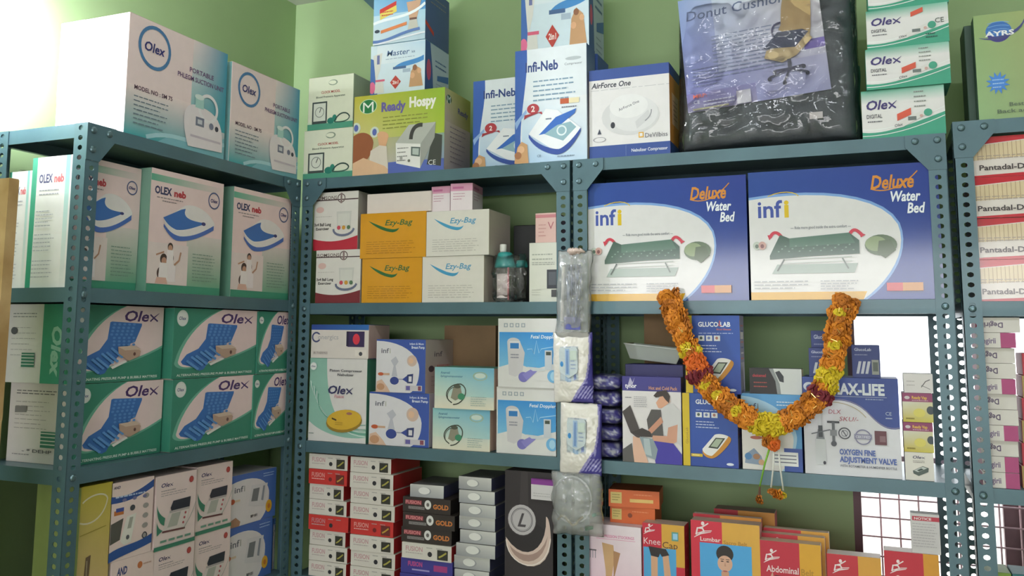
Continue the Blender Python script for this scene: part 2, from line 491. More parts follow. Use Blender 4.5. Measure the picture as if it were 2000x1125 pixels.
def carton(name, label, cat, loc, rz, w, d, h, cols, front=None, right=None, left=None, top=None, group=None, m=None, flap=True, tilt=0.0):
    m = m or CARD
    if isinstance(cols, str): cols = (cols, cols, cols)
    o = obj(name, carton_mesh(w, d, h, *cols, m), None, loc, rz)
    o.data.name = name
    tag(o, label, cat, group)
    if tilt: o.rotation_euler[1] = tilt
    for fc, fn, nm in (('front', front, 'printed_front'), ('right', right, 'printed_side'), ('left', left, 'printed_end'), ('top', top, 'printed_top')):
        if not fn: continue
        key = (fn if not isinstance(fn, tuple) else fn, fc, round(w, 4), round(d, 4), round(h, 4), m.name)
        if key not in CM:
            W, H = {'front': (w, h), 'right': (d, h), 'left': (d, h), 'top': (w, d)}[fc]
            A = Art(W, H)
            if isinstance(fn, tuple): fn[0](A, *fn[1:])
            else: fn(A)
            CM[key] = A.me(nm, fc, w, d, h, m)
        obj(nm, CM[key], o)
    if flap:                                   # tucked lid flap lying on the top
        b = MB(); c = lin(cols[2]); q = w / 2 - .004; D2 = d - .012
        b.poly([(-q, .001, h + .0004), (q, .001, h + .0004), (q, D2 * .9, h + .0004), (q * .93, D2, h + .0004), (-q * .93, D2, h + .0004), (-q, D2 * .9, h + .0004)], c)
        b.build('lid_flap', m, o)
    return o
def onB(name, label, cat, l, r, top, base, d, cols, dy=.012, yaw=0.0, h=None, **k):
    """carton standing on a back rack; l, r, top are photo pixels of its front face, base the height it stands on"""
    Y = Y0 + dy; xm = (l + r) / 2
    p = atY(xm, top, Y); hh = h or (p.z - base)
    pb = proj((p.x, Y, base + hh)); pb2 = proj((p.x, Y, base)); ym = (pb[1] + pb2[1]) / 2
    a, c = atY(l, ym, Y), atY(r, ym, Y)
    ww = (c.x - a.x)
    carton(name, label, cat, ((a.x + c.x) / 2, Y, base), yaw, ww, d, hh, cols, **k)
    return base + hh + .0006
def onL(name, label, cat, l, r, top, base, d, cols, dx=.012, yaw=0.0, h=None, ymin=1.518, ymax=2.370, **k):
    """carton standing on the left rack, its front facing +X; top is the photo row at the face centre"""
    X = X0 - dx; xm = (l + r) / 2
    p = atX(xm, top, X); hh = h or (p.z - base)
    pb2 = proj((X, p.y, base)); ym = (proj((X, p.y, base + hh))[1] + pb2[1]) / 2
    a, c = atX(l, ym, X), atX(r, ym, X)
    a.y = max(a.y, ymin); c.y = min(c.y, ymax)
    carton(name, label, cat, (X, (a.y + c.y) / 2, base), math.pi / 2 + yaw, c.y - a.y, d, hh, cols, **k)
    return base + hh + .0006
def a_plain(A, c): A.rect(.004, .004, .996, .996, c)
def a_lines(A): A.lines(.1, .9, .9, 22, .035, '#5a4a7c', .012, .2); A.ell(.4, .62, .2, .1, '#3f3f8c')
def a_tag(A): A.rect(0, 0, 1, 1, '#d4d0d0'); A.rect(0, .72, 1, 1, '#8a3a94'); A.lines(.1, .9, .3, 2, .12, '#b0acac', .03)
def a_gluco2(A):
    a_gluco(A)
    A.V = [(.13 * A.W + x * .87, y, z) for x, y, z in A.V]; A.rect(0, 0, .13, 1, '#d6b824'); A.txt('GlucoLab', .10, .3, .035, '#a8882a', .01, 0, .3, 'l', math.pi / 2)
# ------------------------------------------------------------------ artwork of each kind of carton
W_ = '#ece7e2'; NAVY = '#2c2a6c'; TEAL = '#2f9a86'; GRY = '#8c8c90'; RED = '#c8202c'; INK = '#3a3a42'
def brand(A, x, y, h, c=NAVY, fit=None):      # slanted word with a kicked-out x
    A.txt('Ole', x, y, h, c, .018, .22, fit * .72 if fit else None)
    k = A.H / A.W; wd = fit if fit else h * 2.55 * k
    x0 = x + wd * .76; e = wd * .24
    A.stroke([(x0, y + h * .68), (x0 + e * .45, y + h * .36), (x0 + e, y + h * .02)], h * k * .17, c)
    A.stroke([(x0 + e * .02, y), (x0 + e * .55, y + h * .42), (x0 + e * 1.15, y + h * .82)], [h * k * .16, h * k * .14, h * k * .04], c)
def badge(A, x, y, r, c='#4f6f9c', tx=NAVY, bg=None):
    if bg: A.ell(x, y, r, r, bg)
    A.ring(x, y, r, r * .16, c)
    A.txt('Olex', x, y - r * .22 * A.W / A.H, r * .42 * A.W / A.H, tx, .016, .15, r * 1.25, 'c')
def infi(A, x, y, h, c='#3f4f9c', c2='#d9b51e', fit=None, arc=True):
    k = A.H / A.W; wd = fit or h * 2.3 * k
    A.txt('inf', x, y, h, c, .015, 0, wd * .72); A.txt('i', x + wd * .77, y, h, c2, .03)
    if arc: A.stroke(bz((x + wd * .3, y + h * 1.25), (x + wd * .7, y + h * 1.6), (x + wd * 1.1, y + h * 1.5), (x + wd * 1.2, y + h * 1.2), 6), h * k * .05, c2)
def ce(A, x, y, h, c): A.txt('CE', x, y, h, c, .0)
def a_suction(A):
    A.grad(0, .0, 1, .42, '#3aa0a4', '#3f9fb0', '#f0d9d6', '#f0d9d6'); A.grad(.62, .25, 1, 1, '#6fbcc0', '#2f93a2', '#3a8fae', '#f2dcda')
    A.poly([(.3, 0), (.45, .1), (.75, .05), (1, .2), (1, 0)], '#7fb6c2'); A.stroke(bz((.2, .02), (.5, .16), (.7, .02), (1, .14)), .03, '#a9cfd6')
    badge(A, .24, .78, .155, '#4a78a6')
    A.txt('PORTABLE', .72, .70, .042, '#6c4a78', .012, 0, .26, 'c'); A.txt('PHLEGM SUCTION UNIT', .72, .625, .042, '#6c4a78', .012, 0, .5, 'c')
    A.txt('MODEL NO : SM 75', .07, .385, .035, '#5c3a50', .015, 0, .36)
    A.lines(.07, .42, .33, 7, .037, '#6f7d8c', .008)
    A.poly(bz((.6, .04), (.5, .3), (.56, .42), (.66, .42)) + bz((.66, .42), (.9, .42), (.98, .34), (.97, .06)), '#e6dadd')
    A.ring(.8, .42, .11, .025, '#e9e2e4'); A.rect(.66, .40, .75, .50, '#a9cfc9'); A.ell(.7, .50, .05, .02, '#d9e4e0')
    A.rect(.67, .24, .76, .32, '#77788c'); A.rect(.69, .26, .74, .30, '#c7c5cc'); A.ell(.84, .27, .025, .025, '#77788c'); A.ell(.9, .26, .02, .02, '#3a3a4a')
    A.rect(.62, .13, .95, .15, '#c9b9c4')
def a_suction_end(A):
    A.grad(0, .35, .35, 1, '#e8efee', '#f4f2f0', '#f4f2f0', '#62c2b4'); badge(A, .52, .76, .16, '#9dbcc0', '#8fa6b0')
def a_clock(A):
    A.rect(0, 0, 1, .14, '#4f9a80'); A.rect(0, .12, 1, .16, '#cfe0c4')
    A.ring(.55, .87, .1, .03, '#8a9a86', 20, .55); A.ell(.53, .875, .075, .035, '#e3e6cf')
    A.txt('CLOCK MODEL', .5, .68, .045, '#b0352e', .012, 0, .42, 'c'); A.txt('Blood Pressure Apparatus', .5, .60, .035, '#4c5a50', .008, 0, .64, 'c')
    A.rect(.1, .12, .43, .53, '#3f4a48'); A.rect(.13, .17, .40, .50, '#d8dccf'); A.ring(.265, .335, .1, .012, '#6a736c'); A.stroke([(.265, .33), (.3, .42)], .015, '#3a3a3a')
    A.ell(.52, .16, .08, .06, '#1f7a6a'); A.ell(.6, .2, .05, .07, '#27826f')
    A.stroke(bz((.6, .14), (.7, .34), (.9, .3), (.93, .2)), .025, '#2d4a42'); A.stroke(bz((.6, .13), (.7, .12), (.9, .1), (.93, .2)), .022, '#35574c')
def a_hospy(A):
    A.grad(0, .0, 1, 1, '#d9c7a4', '#8a9ac0', '#94b52a', '#c2bd3c'); A.grad(.0, .45, 1, 1, '#d8cf8c', '#a9bf34', '#8fb52a', '#c4bb3a')
    A.ell(.16, .86, .1, .075, '#1f7a45'); A.txt('M', .16, .79, .13, '#eef2ea', .0, 0, .12, 'c'); A.ring(.16, .86, .1, .008, '#cfe6c0', 24, .75)
    A.txt('Ready', .31, .78, .11, '#6a62a4', .035, 0, .27); A.txt('Hospy', .62, .80, .12, '#f5f3ea', .035, 0, .29)
    A.lines(.33, .85, .70, 4, .045, '#8a8f3c', .012, .25)
    for x, y in ((.03, .60), (.24, .53)): A.ell(x, y, .05, .055, '#d6e0d2'); A.ell(x, y, .025, .035, '#5a6ab0')
    A.poly(bz((.0, .5), (.1, .58), (.22, .52), (.23, .40)) + bz((.23, .40), (.22, .2), (.1, .1), (0, .14)), '#9a5a36')
    A.poly(bz((.27, .5), (.3, .56), (.4, .52), (.4, .46)) + [(.37, .34), (.30, .33)], '#e2ae84'); A.poly([(.2, .3), (.3, .36), (.38, .34), (.4, .06), (.18, .06)], '#dcd2c4')
    A.poly([(0, .0), (0, .16), (.12, .22), (.36, .1), (.45, .0)], '#e0b893'); A.rect(.4, 0, 1, .14, '#5668b4')
    A.poly([(.82, .08), (.97, .05), (.98, .42), (.88, .46)], '#3f423c')
    A.poly([(.48, .37), (.62, .58), (.91, .585), (.75, .335)], '#b9bcb4'); A.poly([(.48, .37), (.75, .335), (.75, .04), (.49, .12)], '#ecebe6'); A.poly([(.75, .335), (.91, .585), (.90, .40), (.75, .04)], '#9fa19a')
    A.stroke(bz((.645, .40), (.65, .5), (.68, .58), (.77, .565)), .04, '#3f3f3c')
    A.poly([(.65, .31), (.75, .295), (.745, .18), (.65, .2)], '#5d6a66'); A.poly([(.665, .29), (.735, .28), (.732, .2), (.665, .215)], '#b7c2bb')
    A.lines(.5, .64, .30, 4, .05, '#8b8b88', .012); A.rect(.53, .16, .56, .2, '#a9a9a4'); A.ell(.63, .14, .014, .014, '#77776c'); ce(A, .84, .07, .06, '#e9e9e4')
def a_hospy_side(A):
    A.grad(0, 0, 1, .6, '#b9a9a4', '#8a8aa0', '#c9b4a8', '#cfbfa8'); A.grad(0, .6, 1, 1, '#c9b4a8', '#b0a850', '#a4a83a', '#cfc88c')
    A.ell(.15, .88, .1, .07, '#2a5a40'); A.txt('M', .15, .83, .09, '#e9eee4', 0, 0, .12, 'c'); A.txt('Ready', .5, .76, .07, '#5a528c', .02, 0, .4); A.lines(.2, .85, .55, 8, .06, '#8f8088', .012)
def a_masterA(A):
    A.grad(0, .55, 1, 1, '#8fc0dc', '#5a9ad0', '#2f74b8', '#7fb4d8'); A.grad(0, 0, 1, .55, '#c9d8dc', '#b5ccd8', '#a9cfe2', '#bcd8e6')
    A.txt('Master', .5, .88, .1, '#f0f4f4', .01, .2, .5, 'c')
    A.poly([(.12, .60), (.44, .72), (.45, .58), (.13, .46)], '#e2cf62'); A.poly([(.12, .66), (.44, .78), (.44, .70), (.12, .58)], '#c8352e'); A.lines(.16, .40, .60, 2, .06, '#c04a3a', .02)
    A.poly([(.64, .72), (.92, .74), (.84, .40), (.70, .40)], '#c9a184'); A.rect(.70, .38, .84, .42, '#6a4a40'); A.poly([(.70, .38), (.84, .38), (.88, .16), (.66, .16)], '#c4c2b6'); A.stroke([(.78, .74), (.80, 1)], .03, '#e6eef4')
    A.stroke(bz((0, .40), (.3, .50), (.7, .40), (1, .66)), .05, '#e9f1f4'); A.poly([(.15, .26), (.65, .36), (.65, .30), (.15, .20)], '#d9804a'); A.ell(.08, .25, .05, .03, '#2e3a4a')
    A.stroke(bz((0, .06), (.3, .02), (.5, .18), (.9, .2)), .05, '#5a7ab4'); A.stroke(bz((0, .0), (.4, .04), (.7, .1), (1, .12)), .03, '#e4e8ee')
def a_masterS(A):
    A.grad(0, 0, 1, 1, '#4a5f96', '#41557f', '#4a608c', '#3f5a94'); A.poly([(.0, .28), (.0, .36), (.35, .22), (.35, .14)], '#c8352e'); A.lines(.2, .9, .85, 2, .1, '#8f8a84', .02)
def a_masterB(A):
    A.rect(0, 0, 1, 1, '#cfe0e8'); A.poly([(0, .75), (.06, .72), (.14, 0), (0, 0)], '#3a66ac'); A.grad(.12, .62, 1, .98, '#dbe6ea', '#cfe0ea', '#b5d2e4', '#dce6ea')
    A.txt('Master', .30, .76, .11, '#44648e', .008, .15, .42); A.txt('kit', .76, .77, .05, '#44648e', .01); A.lines(.28, .86, .70, 1, .1, '#8fa4b8', .012)
    A.poly(bz((.42, .50), (.55, .66), (.8, .60), (.98, .70)) + bz((.98, .60), (.8, .52), (.6, .52), (.42, .50)), '#3f86c4'); A.rect(.42, .48, .66, .53, '#41618e'); A.rect(.6, .40, .74, .47, '#a4b6c6')
    A.poly([(.05, .8), (.22, .84), (.18, .5), (.12, .3), (.24, .28), (.26, .04), (.08, .04), (.1, .3)], '#d7d6ce'); A.rect(.1, .27, .27, .31, '#d45a78'); A.rect(.12, .62, .17, .80, '#6a70a0')
    A.ell(.04, .16, .055, .1, '#e06a94'); A.poly([(.47, .36), (.57, .23), (.47, .09), (.37, .23)], '#b8392e'); A.txt('2in1', .47, .19, .07, '#f1e6df', .02, 0, .11, 'c')
    A.poly([(.72, .10), (.75, .40), (.82, .52), (.92, .44), (.97, .10)], '#c09468'); A.ell(.82, .47, .04, .05, '#8a5a3c'); A.ell(.9, .40, .035, .045, '#d8a57c'); A.ell(.78, .32, .04, .05, '#d8a57c')
def a_masterBs(A):
    A.rect(0, 0, 1, 1, '#b7c6d6'); A.poly([(0, 0), (0, 1), (.2, 1), (.3, .5), (.35, 0)], '#34579c'); A.ell(.15, .45, .09, .2, '#d0507c'); A.lines(.42, .92, .7, 2, .1, '#4a6a9c', .03); A.poly([(.5, .42), (.98, .52), (.98, .38), (.5, .32)], '#3f6cac'); A.lines(.45, .9, .25, 3, .07, '#8496ac', .015)
def a_infineb(A):
    A.rect(0, 0, 1, 1, '#dfe6ea'); A.grad(.1, .0, 1, .55, '#a9c8e4', '#c2d8ea', '#e6e9ea', '#d8e4ec')
    A.poly([(0, 0), (.02, 0)] + bz((.10, .02), (.02, .35), (.20, .70), (.17, 1)) + [(0, 1)], '#2f5cae'); A.poly(bz((.02, .30), (.08, .38), (.12, .40), (.17, .44)) + [(.16, .47), (.0, .36)], '#8fb0dc')
    A.txt('Infi-Neb', .15, .80, .085, '#1f3a7c', .02, 0, .46); A.ell(.82, .88, .11, .025, '#b4bcc0'); A.txt('Compressor', .82, .825, .02, '#5a6470', 0, 0, .24, 'c')
    A.lines(.26, .85, .71, 5, .042, '#7d9ab0', .012, .2)
    A.ell(.26, .47, .085, .07, '#b0303a'); A.poly([(.14, .42), (.38, .44), (.40, .41), (.34, .43), (.18, .40), (.13, .38)], '#a02832'); A.txt('2', .26, .445, .05, '#f2e8e6', .02, 0, None, 'c')
    A.rect(.64, .49, .76, .535, '#c0582e'); A.rect(.76, .49, .9, .535, '#e8dcb4'); A.lines(.66, .9, .46, 1, .1, '#70707c', .01)
    A.poly([(.20, .25), (.44, .46), (.60, .44), (.92, .27), (.72, .11), (.54, .10)], '#eceef0'); A.poly(bz((.20, .25), (.30, .16), (.48, .11), (.62, .10)) + bz((.62, .10), (.72, .12), (.84, .2), (.92, .27)) + bz((.92, .24), (.82, .12), (.72, .06), (.60, .055)) + bz((.60, .055), (.48, .06), (.28, .12), (.20, .22)), '#26489a')
    A.poly([(.34, .235), (.58, .38), (.86, .44), (.84, .40), (.52, .25)], '#2a66bc'); A.poly([(.42, .24), (.60, .31), (.78, .33), (.86, .28), (.68, .17)], '#8fb2bc'); A.ring(.66, .26, .07, .02, '#dfeaec'); A.lines(.44, .56, .37, 1, .1, '#5a6a80', .012)
    A.poly([(0, .02), (.04, .14), (.10, .19), (.18, .16), (.20, .0), (0, .0)], '#c99a6a'); A.ell(.09, .12, .05, .05, '#e2b48a'); A.ell(.05, .07, .05, .05, '#a86f46'); ce(A, .32, .045, .02, '#5a6a80'); A.lines(.6, .85, .04, 1, .1, '#8496aa', .01)
def a_infineb_side(A): A.grad(0, 0, 1, 1, '#d5d9e0', '#c8ccd6', '#38589c', '#38589c')
def a_airforce(A):
    A.rect(0, 0, 1, 1, '#e3e0df'); A.rect(0, .88, 1, 1, '#2b4a92'); A.rect(0, 0, 1, .14, '#2b4a92'); A.lines(.02, 1, .765, 1, .1, '#a9a9ac', .004, 0)
    A.txt('AirForce One', .03, .79, .06, '#2e3040', .015, .2, .5)
    A.ell(.52, .45, .36, .24, '#d2d1d1'); A.ell(.56, .47, .30, .22, '#dddcdc'); A.ell(.50, .56, .24, .15, '#e6e5e4'); A.poly([(.6, .3), (.78, .42), (.74, .5), (.58, .38)], '#cfcecf'); A.txt('AirForce One', .38, .51, .03, '#6a6a72', .01, 0, .27, 'l', .35)
    A.ell(.30, .36, .028, .04, '#22262e'); A.stroke(bz((.7, .38), (.76, .42), (.78, .45), (.78, .5)), .012, '#8a8a90')
    A.ring(.13, .21, .08, .008, '#6a6a74', 20, .4); A.poly([(.13, .33), (.155, .27), (.105, .27)], '#3a3e50')
    A.poly([(.62, .20), (.68, .20), (.68, .26), (.62, .26)], '#e0a92e'); A.rect(.632, .212, .668, .248, '#e3e0df'); A.txt('DeVilbiss', .70, .195, .05, '#5a5a64', .0, 0, .27)
    A.txt('Nebulizer Compressor', .53, .05, .035, '#dfe3ee', .012, 0, .44); A.rect(.46, .01, .463, .13, '#7f94c0')
def a_airside(A): A.rect(0, 0, 1, 1, '#cf8a3a'); A.rect(0, 0, 1, .14, '#2b4a92'); A.rect(0, .88, 1, 1, '#2b4a92'); A.rect(.2, .35, .8, .7, '#d9b492'); A.lines(.3, .7, .62, 5, .05, '#8a5a4a', .012)
def a_digital(A, v=0):
    A.rect(0, 0, 1, 1, '#e2e0de'); A.grad(0, .72, 1, 1, '#e2e0de', '#e2e0de', '#7fbfa8', '#3f9c80')
    A.poly([(0, 0), (0, .14)] + bz((0, .14), (.3, .06), (.6, .26), (1, .46), 12) + [(1, 0)], '#3a9c7e'); A.stroke(bz((0, .2), (.3, .12), (.6, .3), (1, .56), 12), .012, '#e9ece9'); A.stroke(bz((0, .06), (.35, .04), (.65, .16), (1, .38), 12), .010, '#e9ece9')
    brand(A, .06, .60, .19, '#3a2f6e', .36); A.txt('DIGITAL', .06, .42, .08, '#4a4a50', .012, 0, .19); A.lines(.07, .25, .35, 1, .1, '#6a6a70', .025, 0)
    A.poly([(.43, .47), (.60, .58), (.60, .44), (.43, .33)], '#d4553c') if v == 0 else A.poly([(.55, .84), (.70, .94), (.70, .82), (.55, .72)], '#d4553c')
    A.poly([(.36, .16), (.44, .28), (.74, .52), (.78, .42), (.5, .2)], '#dcdad6'); A.rect(.56, .32, .66, .40, '#6a7270'); A.ell(.80, .46, .05, .05, '#3f9c80'); A.ell(.72, .40, .02, .02, '#c9a49c'); A.txt('Olex', .40, .2, .06, '#4a4a50', .01, .2, .1, 'l', .2)
    if v == 0: A.lines(.64, .82, .90, 4, .1, '#8c8f8c', .025)
    else: ce(A, .84, .50, .12, '#3a4a44'); A.lines(.72, .9, .24, 2, .08, '#2a5a50', .03)
def a_digital_bot(A):
    A.rect(0, 0, 1, 1, '#4f9d88'); A.rect(0, .25, .33, .95, '#c0304a'); A.txt('5700 TEXT', .08, .45, .3, '#f0e6e4', .01)
def a_ayrs(A):
    A.rect(0, 0, 1, 1, '#93a86c'); A.grad(0, 0, 1, 1, '#8fb07a', '#93a070', '#9fa868', '#8faa6c')
    A.ell(.32, .83, .17, .15, '#2f6cb8'); A.poly(bz((.16, .80), (.22, .70), (.42, .70), (.48, .80)) + [(.32, .77)], '#3a2f84')
    for i in range(4): A.stroke(bz((.18, .80 + i * .035), (.28, .82 + i * .035), (.38, .82 + i * .035), (.46, .80 + i * .035), 5), .008, '#7fb2e0')
    A.stroke(bz((.06, .78), (.3, .72), (.62, .80), (.66, .92)), [.004, .015, .03, .05, .05, .05, .045, .04, .03, .02, .01], '#3a3f7c'); A.txt('AYRS', .14, .785, .045, '#f0f2f2', .025, 0, .38)
    P = []
    for i in range(24):
        a = math.pi * 2 * i / 24; r = .16 if i % 2 else .09; P.append((.27 + r * math.cos(a), .34 + r * math.sin(a) * A.W / A.H * 1.1))
    A.poly(P, '#3f82d4'); A.lines(.2, .36, .37, 3, .035, '#a9cdf0', .01)
    A.poly(bz((.68, .45), (.7, .62), (.95, .66), (1, .6)) + [(1, .24), (.76, .26)], '#4a2a24'); A.ell(.92, .46, .12, .16, '#b8765c'); A.poly([(.7, .30), (1, .34), (1, .24), (.72, .24)], '#c08a74')
    A.txt('Best for Back', .40, .115, .035, '#5a6a58', .006, 0, .58); A.txt('Back ache & B', .24, .055, .035, '#5a6a58', .006, 0, .72)
def a_olexneb(A):
    A.rect(0, 0, 1, 1, '#ecd0ce'); A.grad(.5, .06, 1, .5, '#7fae90', '#6aa384', '#dccfca', '#dccfca'); A.rect(0, 0, 1, .065, '#3f9276'); A.grad(0, .90, 1, .955, '#5fa98c', '#ecd0ce', '#ecd0ce', '#5fa98c')  # white ground carries the pink cast of the light
    A.txt('OLEX', .05, .80, .06, '#34365e', .03, 0, .22); A.txt('neb', .30, .80, .055, '#b8343c', .04, 0, .16); A.lines(.08, .42, .77, 1, .03, '#8a7a7c', .008, 0); A.lines(.15, .34, .745, 1, .03, '#8a7a7c', .008, 0)
    badge(A, .86, .83, .085, '#4f5a84', NAVY)
    A.poly(bz((.18, .60), (.2, .52), (.3, .48), (.36, .47)) + bz((.36, .47), (.5, .45), (.7, .52), (.88, .60)) + bz((.88, .63), (.8, .72), (.6, .78), (.45, .74)), '#e9e0df')
    A.poly(bz((.17, .61), (.22, .56), (.28, .535), (.35, .525)) + bz((.35, .525), (.5, .53), (.62, .58), (.72, .605)) + bz((.72, .62), (.6, .62), (.46, .62), (.45, .68)) + [(.46, .715), (.4, .70)], '#3c6db4')
    A.poly(bz((.18, .535), (.24, .48), (.3, .44), (.36, .435)) + bz((.36, .435), (.52, .43), (.72, .50), (.87, .57)) + bz((.87, .61), (.7, .53), (.55, .48), (.40, .475)) + bz((.40, .475), (.3, .48), (.24, .51), (.18, .56)), '#4a6cb6'); A.ell(.72, .61, .03, .018, '#3a3a70')
    A.rect(.0, .065, .52, .40, '#e6d3d0')
    for x, y, r, c in ((.28, .375, .035, '#3c3030'), (.20, .27, .045, '#40302c'), (.29, .285, .04, '#5a3c30'), (.17, .155, .05, '#4a3430')): A.ell(x, y, r, r * 1.15, c)
    for x, y, r in ((.28, .365, .028), (.205, .255, .032), (.29, .27, .03), (.175, .14, .035)): A.ell(x, y, r, r * 1.1, '#c08f78')
    A.poly([(.24, .35), (.32, .35), (.33, .10), (.23, .10)], '#efe2e2'); A.poly([(.15, .24), (.24, .24), (.26, .10), (.14, .10)], '#f0e4e4'); A.poly([(.27, .25), (.36, .22), (.36, .09), (.26, .09)], '#eee0e2'); A.poly([(.10, .07), (.12, .12), (.24, .12), (.26, .07)], '#dcae9f')
    A.stroke([(.34, .23), (.40, .27), (.42, .34)], .02, '#b88870'); A.stroke([(.1, .30), (.2, .33)], .015, '#b88870'); A.lines(.58, .95, .34, 9, .028, '#6f8a7c', .006, .3)
def a_olexneb_end(A):
    A.rect(0, 0, 1, 1, '#efecea'); A.grad(0, 0, .12, 1, '#2f9576', '#2f9576', '#58b496', '#58b496'); A.grad(.8, 0, .9, 1, '#efecea', '#efecea', '#8fd0c8', '#8fd0c8'); A.grad(.12, 0, .8, .4, '#e2e2e2', '#f2f0ee', '#f2f0ee', '#e6e6e6')
    A.txt('OLEX', .18, .80, .065, '#5a5a84', .02, 0, .32); A.txt('neb', .54, .80, .06, '#dc7a80', .03, 0, .23); A.lines(.2, .7, .74, 2, .03, '#a9a9b4', .008); A.lines(.16, .62, .58, 5, .028, '#b4b4bc', .007); A.lines(.16, .75, .40, 5, .03, '#b4b4bc', .007); A.lines(.16, .65, .2, 5, .03, '#b4b4bc', .007)
def a_olexneb_side(A): A.grad(0, 0, 1, 1, '#6a9a86', '#6a9a86', '#7aa090', '#4f8a74'); A.lines(.2, .8, .8, 12, .05, '#8aa89c', .01)
def a_mattress(A):
    A.rect(0, 0, 1, 1, '#3a8670')
    A.poly(bz((.02, .22), (.08, .6), (.3, .88), (.55, 1)) + [(1, 1), (1, .44)] + bz((1, .44), (.75, .28), (.5, .20), (.2, .14)) + bz((.2, .14), (.1, .12), (.02, .16), (.02, .22)), '#6fae98')
    A.poly(bz((.06, .24), (.12, .6), (.34, .88), (.56, 1)) + [(1, 1), (1, .47)] + bz((1, .47), (.75, .31), (.5, .22), (.22, .165)) + bz((.22, .165), (.12, .14), (.06, .18), (.06, .24)), '#eed2d2')  # white field with pinkish light put into the tone
    brand(A, .54, .80, .14, '#4a2a66', .39); badge(A, .09, .855, .062, '#d9dcd8', '#5a5a84', '#e3e3e0')
    M = [(.38, .78), (.40, .79), (.74, .77), (.74, .74), (.67, .52), (.62, .50), (.40, .22), (.35, .12), (.30, .10), (.24, .15), (.11, .20), (.09, .24), (.15, .34), (.28, .42), (.36, .56)]
    A.poly(M, '#3b6fb8')
    for j in range(7):
        for i in range(5): A.ell(.43 + i * .055 - .01 * j * (j < 4), .755 - j * .045, .018, .011, '#5a8ccc', 6)
    for j in range(7):
        for i in range(6): A.ell(.16 + i * .05 + j * .018, .24 - j * .006 + i * .035 - j * .012 + .02 * (i % 2), .018, .012, '#5f94d2', 6)
    A.poly([(.47, .46), (.66, .47), (.73, .40), (.72, .33), (.60, .27), (.48, .37)], '#bb9a88'); A.poly([(.47, .46), (.66, .47), (.73, .42), (.55, .41)], '#d3b9a8'); A.ell(.66, .36, .015, .015, '#6a4640'); A.poly([(.40, .2), (.56, .28), (.58, .26), (.42, .17)], '#e9e2de')
    A.txt('ALTERNATING PRESSURE PUMP & BUBBLE MATTRESS', .04, .035, .032, '#e6efe9', .012, 0, .9)
def a_matt_endA(A):
    A.rect(0, 0, 1, 1, '#dcd8d6'); A.rect(.55, 0, .97, 1, '#3f9a80'); A.txt('Olex', .70, .72, .17, '#9fd0c0', .03, .2, .55, 'l', -math.pi / 2)
    A.lines(.08, .48, .88, 2, .04, '#8c8c90', .012); A.lines(.08, .5, .70, 6, .07, '#b0acae', .008); A.ell(.12, .66, .05, .04, '#5a5a60'); A.rect(.26, .2, .46, .38, '#3f7c68')
    for i in range(4): A.rect(.26, .23 + i * .04, .46, .24 + i * .04, '#dcd8d6')
def a_matt_endB(A):
    A.rect(0, 0, 1, 1, '#e6dcda'); A.rect(.88, 0, 1, 1, '#3f9a80'); A.lines(.1, .75, .9, 2, .035, '#7a7478', .012, .1); A.lines(.1, .72, .76, 7, .055, '#b5a9aa', .008); A.poly([(.1, .70), (.28, .71), (.28, .63), (.1, .62)], '#8a8484')
    A.rect(.52, .2, .8, .4, '#3f7c68')
    for i in range(4): A.rect(.52, .235 + i * .045, .8, .247 + i * .045, '#e6dcda')
    A.txt('- * DEHP', .25, .13, .04, '#6a6468', .01, 0, .45); A.lines(.1, .5, .1, 1, .05, '#9a9094', .01)
def a_mercury(A):
    A.grad(0, 0, 1, 1, '#dcb89c', '#d9b48c', '#bfae3e', '#b8a83a'); A.stroke(bz((.0, .78), (.4, .74), (.8, .80), (.85, .90)) + bz((.85, .90), (.8, .95), (.3, .95), (.05, .90)), .04, '#d6cdb4'); A.stroke([(.02, .70), (.85, .73)], .02, '#9a8a34')
    A.poly([(.25, .56), (.40, .57), (.34, .30), (.18, .29)], '#6a5440'); A.rect(.27, .33, .31, .54, '#9a8a70'); A.poly([(.22, .3), (.65, .28), (.82, .22), (.62, .16), (.22, .24)], '#a08850'); A.poly([(.52, .30), (.7, .34), (.8, .30), (.78, .27)], '#4a3434'); A.ell(.38, .19, .12, .07, '#3f7c5c'); A.stroke(bz((.05, .2), (.2, .28), (.3, .26), (.35, .2)), .02, '#4a5a48')
def a_andA(A):
    A.rect(0, 0, 1, 1, '#edd3ce'); A.poly([(0, .83)] + bz((0, .83), (.4, .78), (.7, .86), (1, .96)) + [(1, .86)] + bz((1, .86), (.7, .77), (.4, .72), (0, .74)), '#2f4f92'); A.lines(.1, .85, .81, 1, .1, '#b9c6e0', .02)  # pink of the ground stands for warm light on white card
    A.txt('AND', .04, .92, .035, '#34365e', .015, .2, .16); A.rect(.08, .58, .3, .64, '#c4733a'); A.rect(.12, .62, .3, .67, '#3f4f9c')
    A.poly([(.02, .22), (.02, .48), (.30, .53), (.24, .26)], '#5a5650'); A.poly([(.25, .24), (.38, .54), (.60, .56), (.50, .2), (.34, .18)], '#e8e2da'); A.poly([(.40, .38), (.45, .52), (.53, .52), (.49, .38)], '#a9a69c'); A.ell(.42, .27, .04, .04, '#5c5c60')
    for i in range(5): A.ell(.82, .76 - i * .13, .07, .045, '#a49c98')
    for i in range(3): A.ell(.3 + .24 * i, .76, .05, .03, '#7a76a0')
    A.ell(.5, .64, .06, .05, '#4a4a50'); A.ring(.82, .24, .06, .02, '#3a3a44')
    A.poly([(0, .0), (0, .12)] + bz((0, .12), (.3, .2), (.6, .14), (1, .24)) + [(1, .12)] + bz((1, .12), (.6, .06), (.3, .06), (0, .0)), '#2f5498')
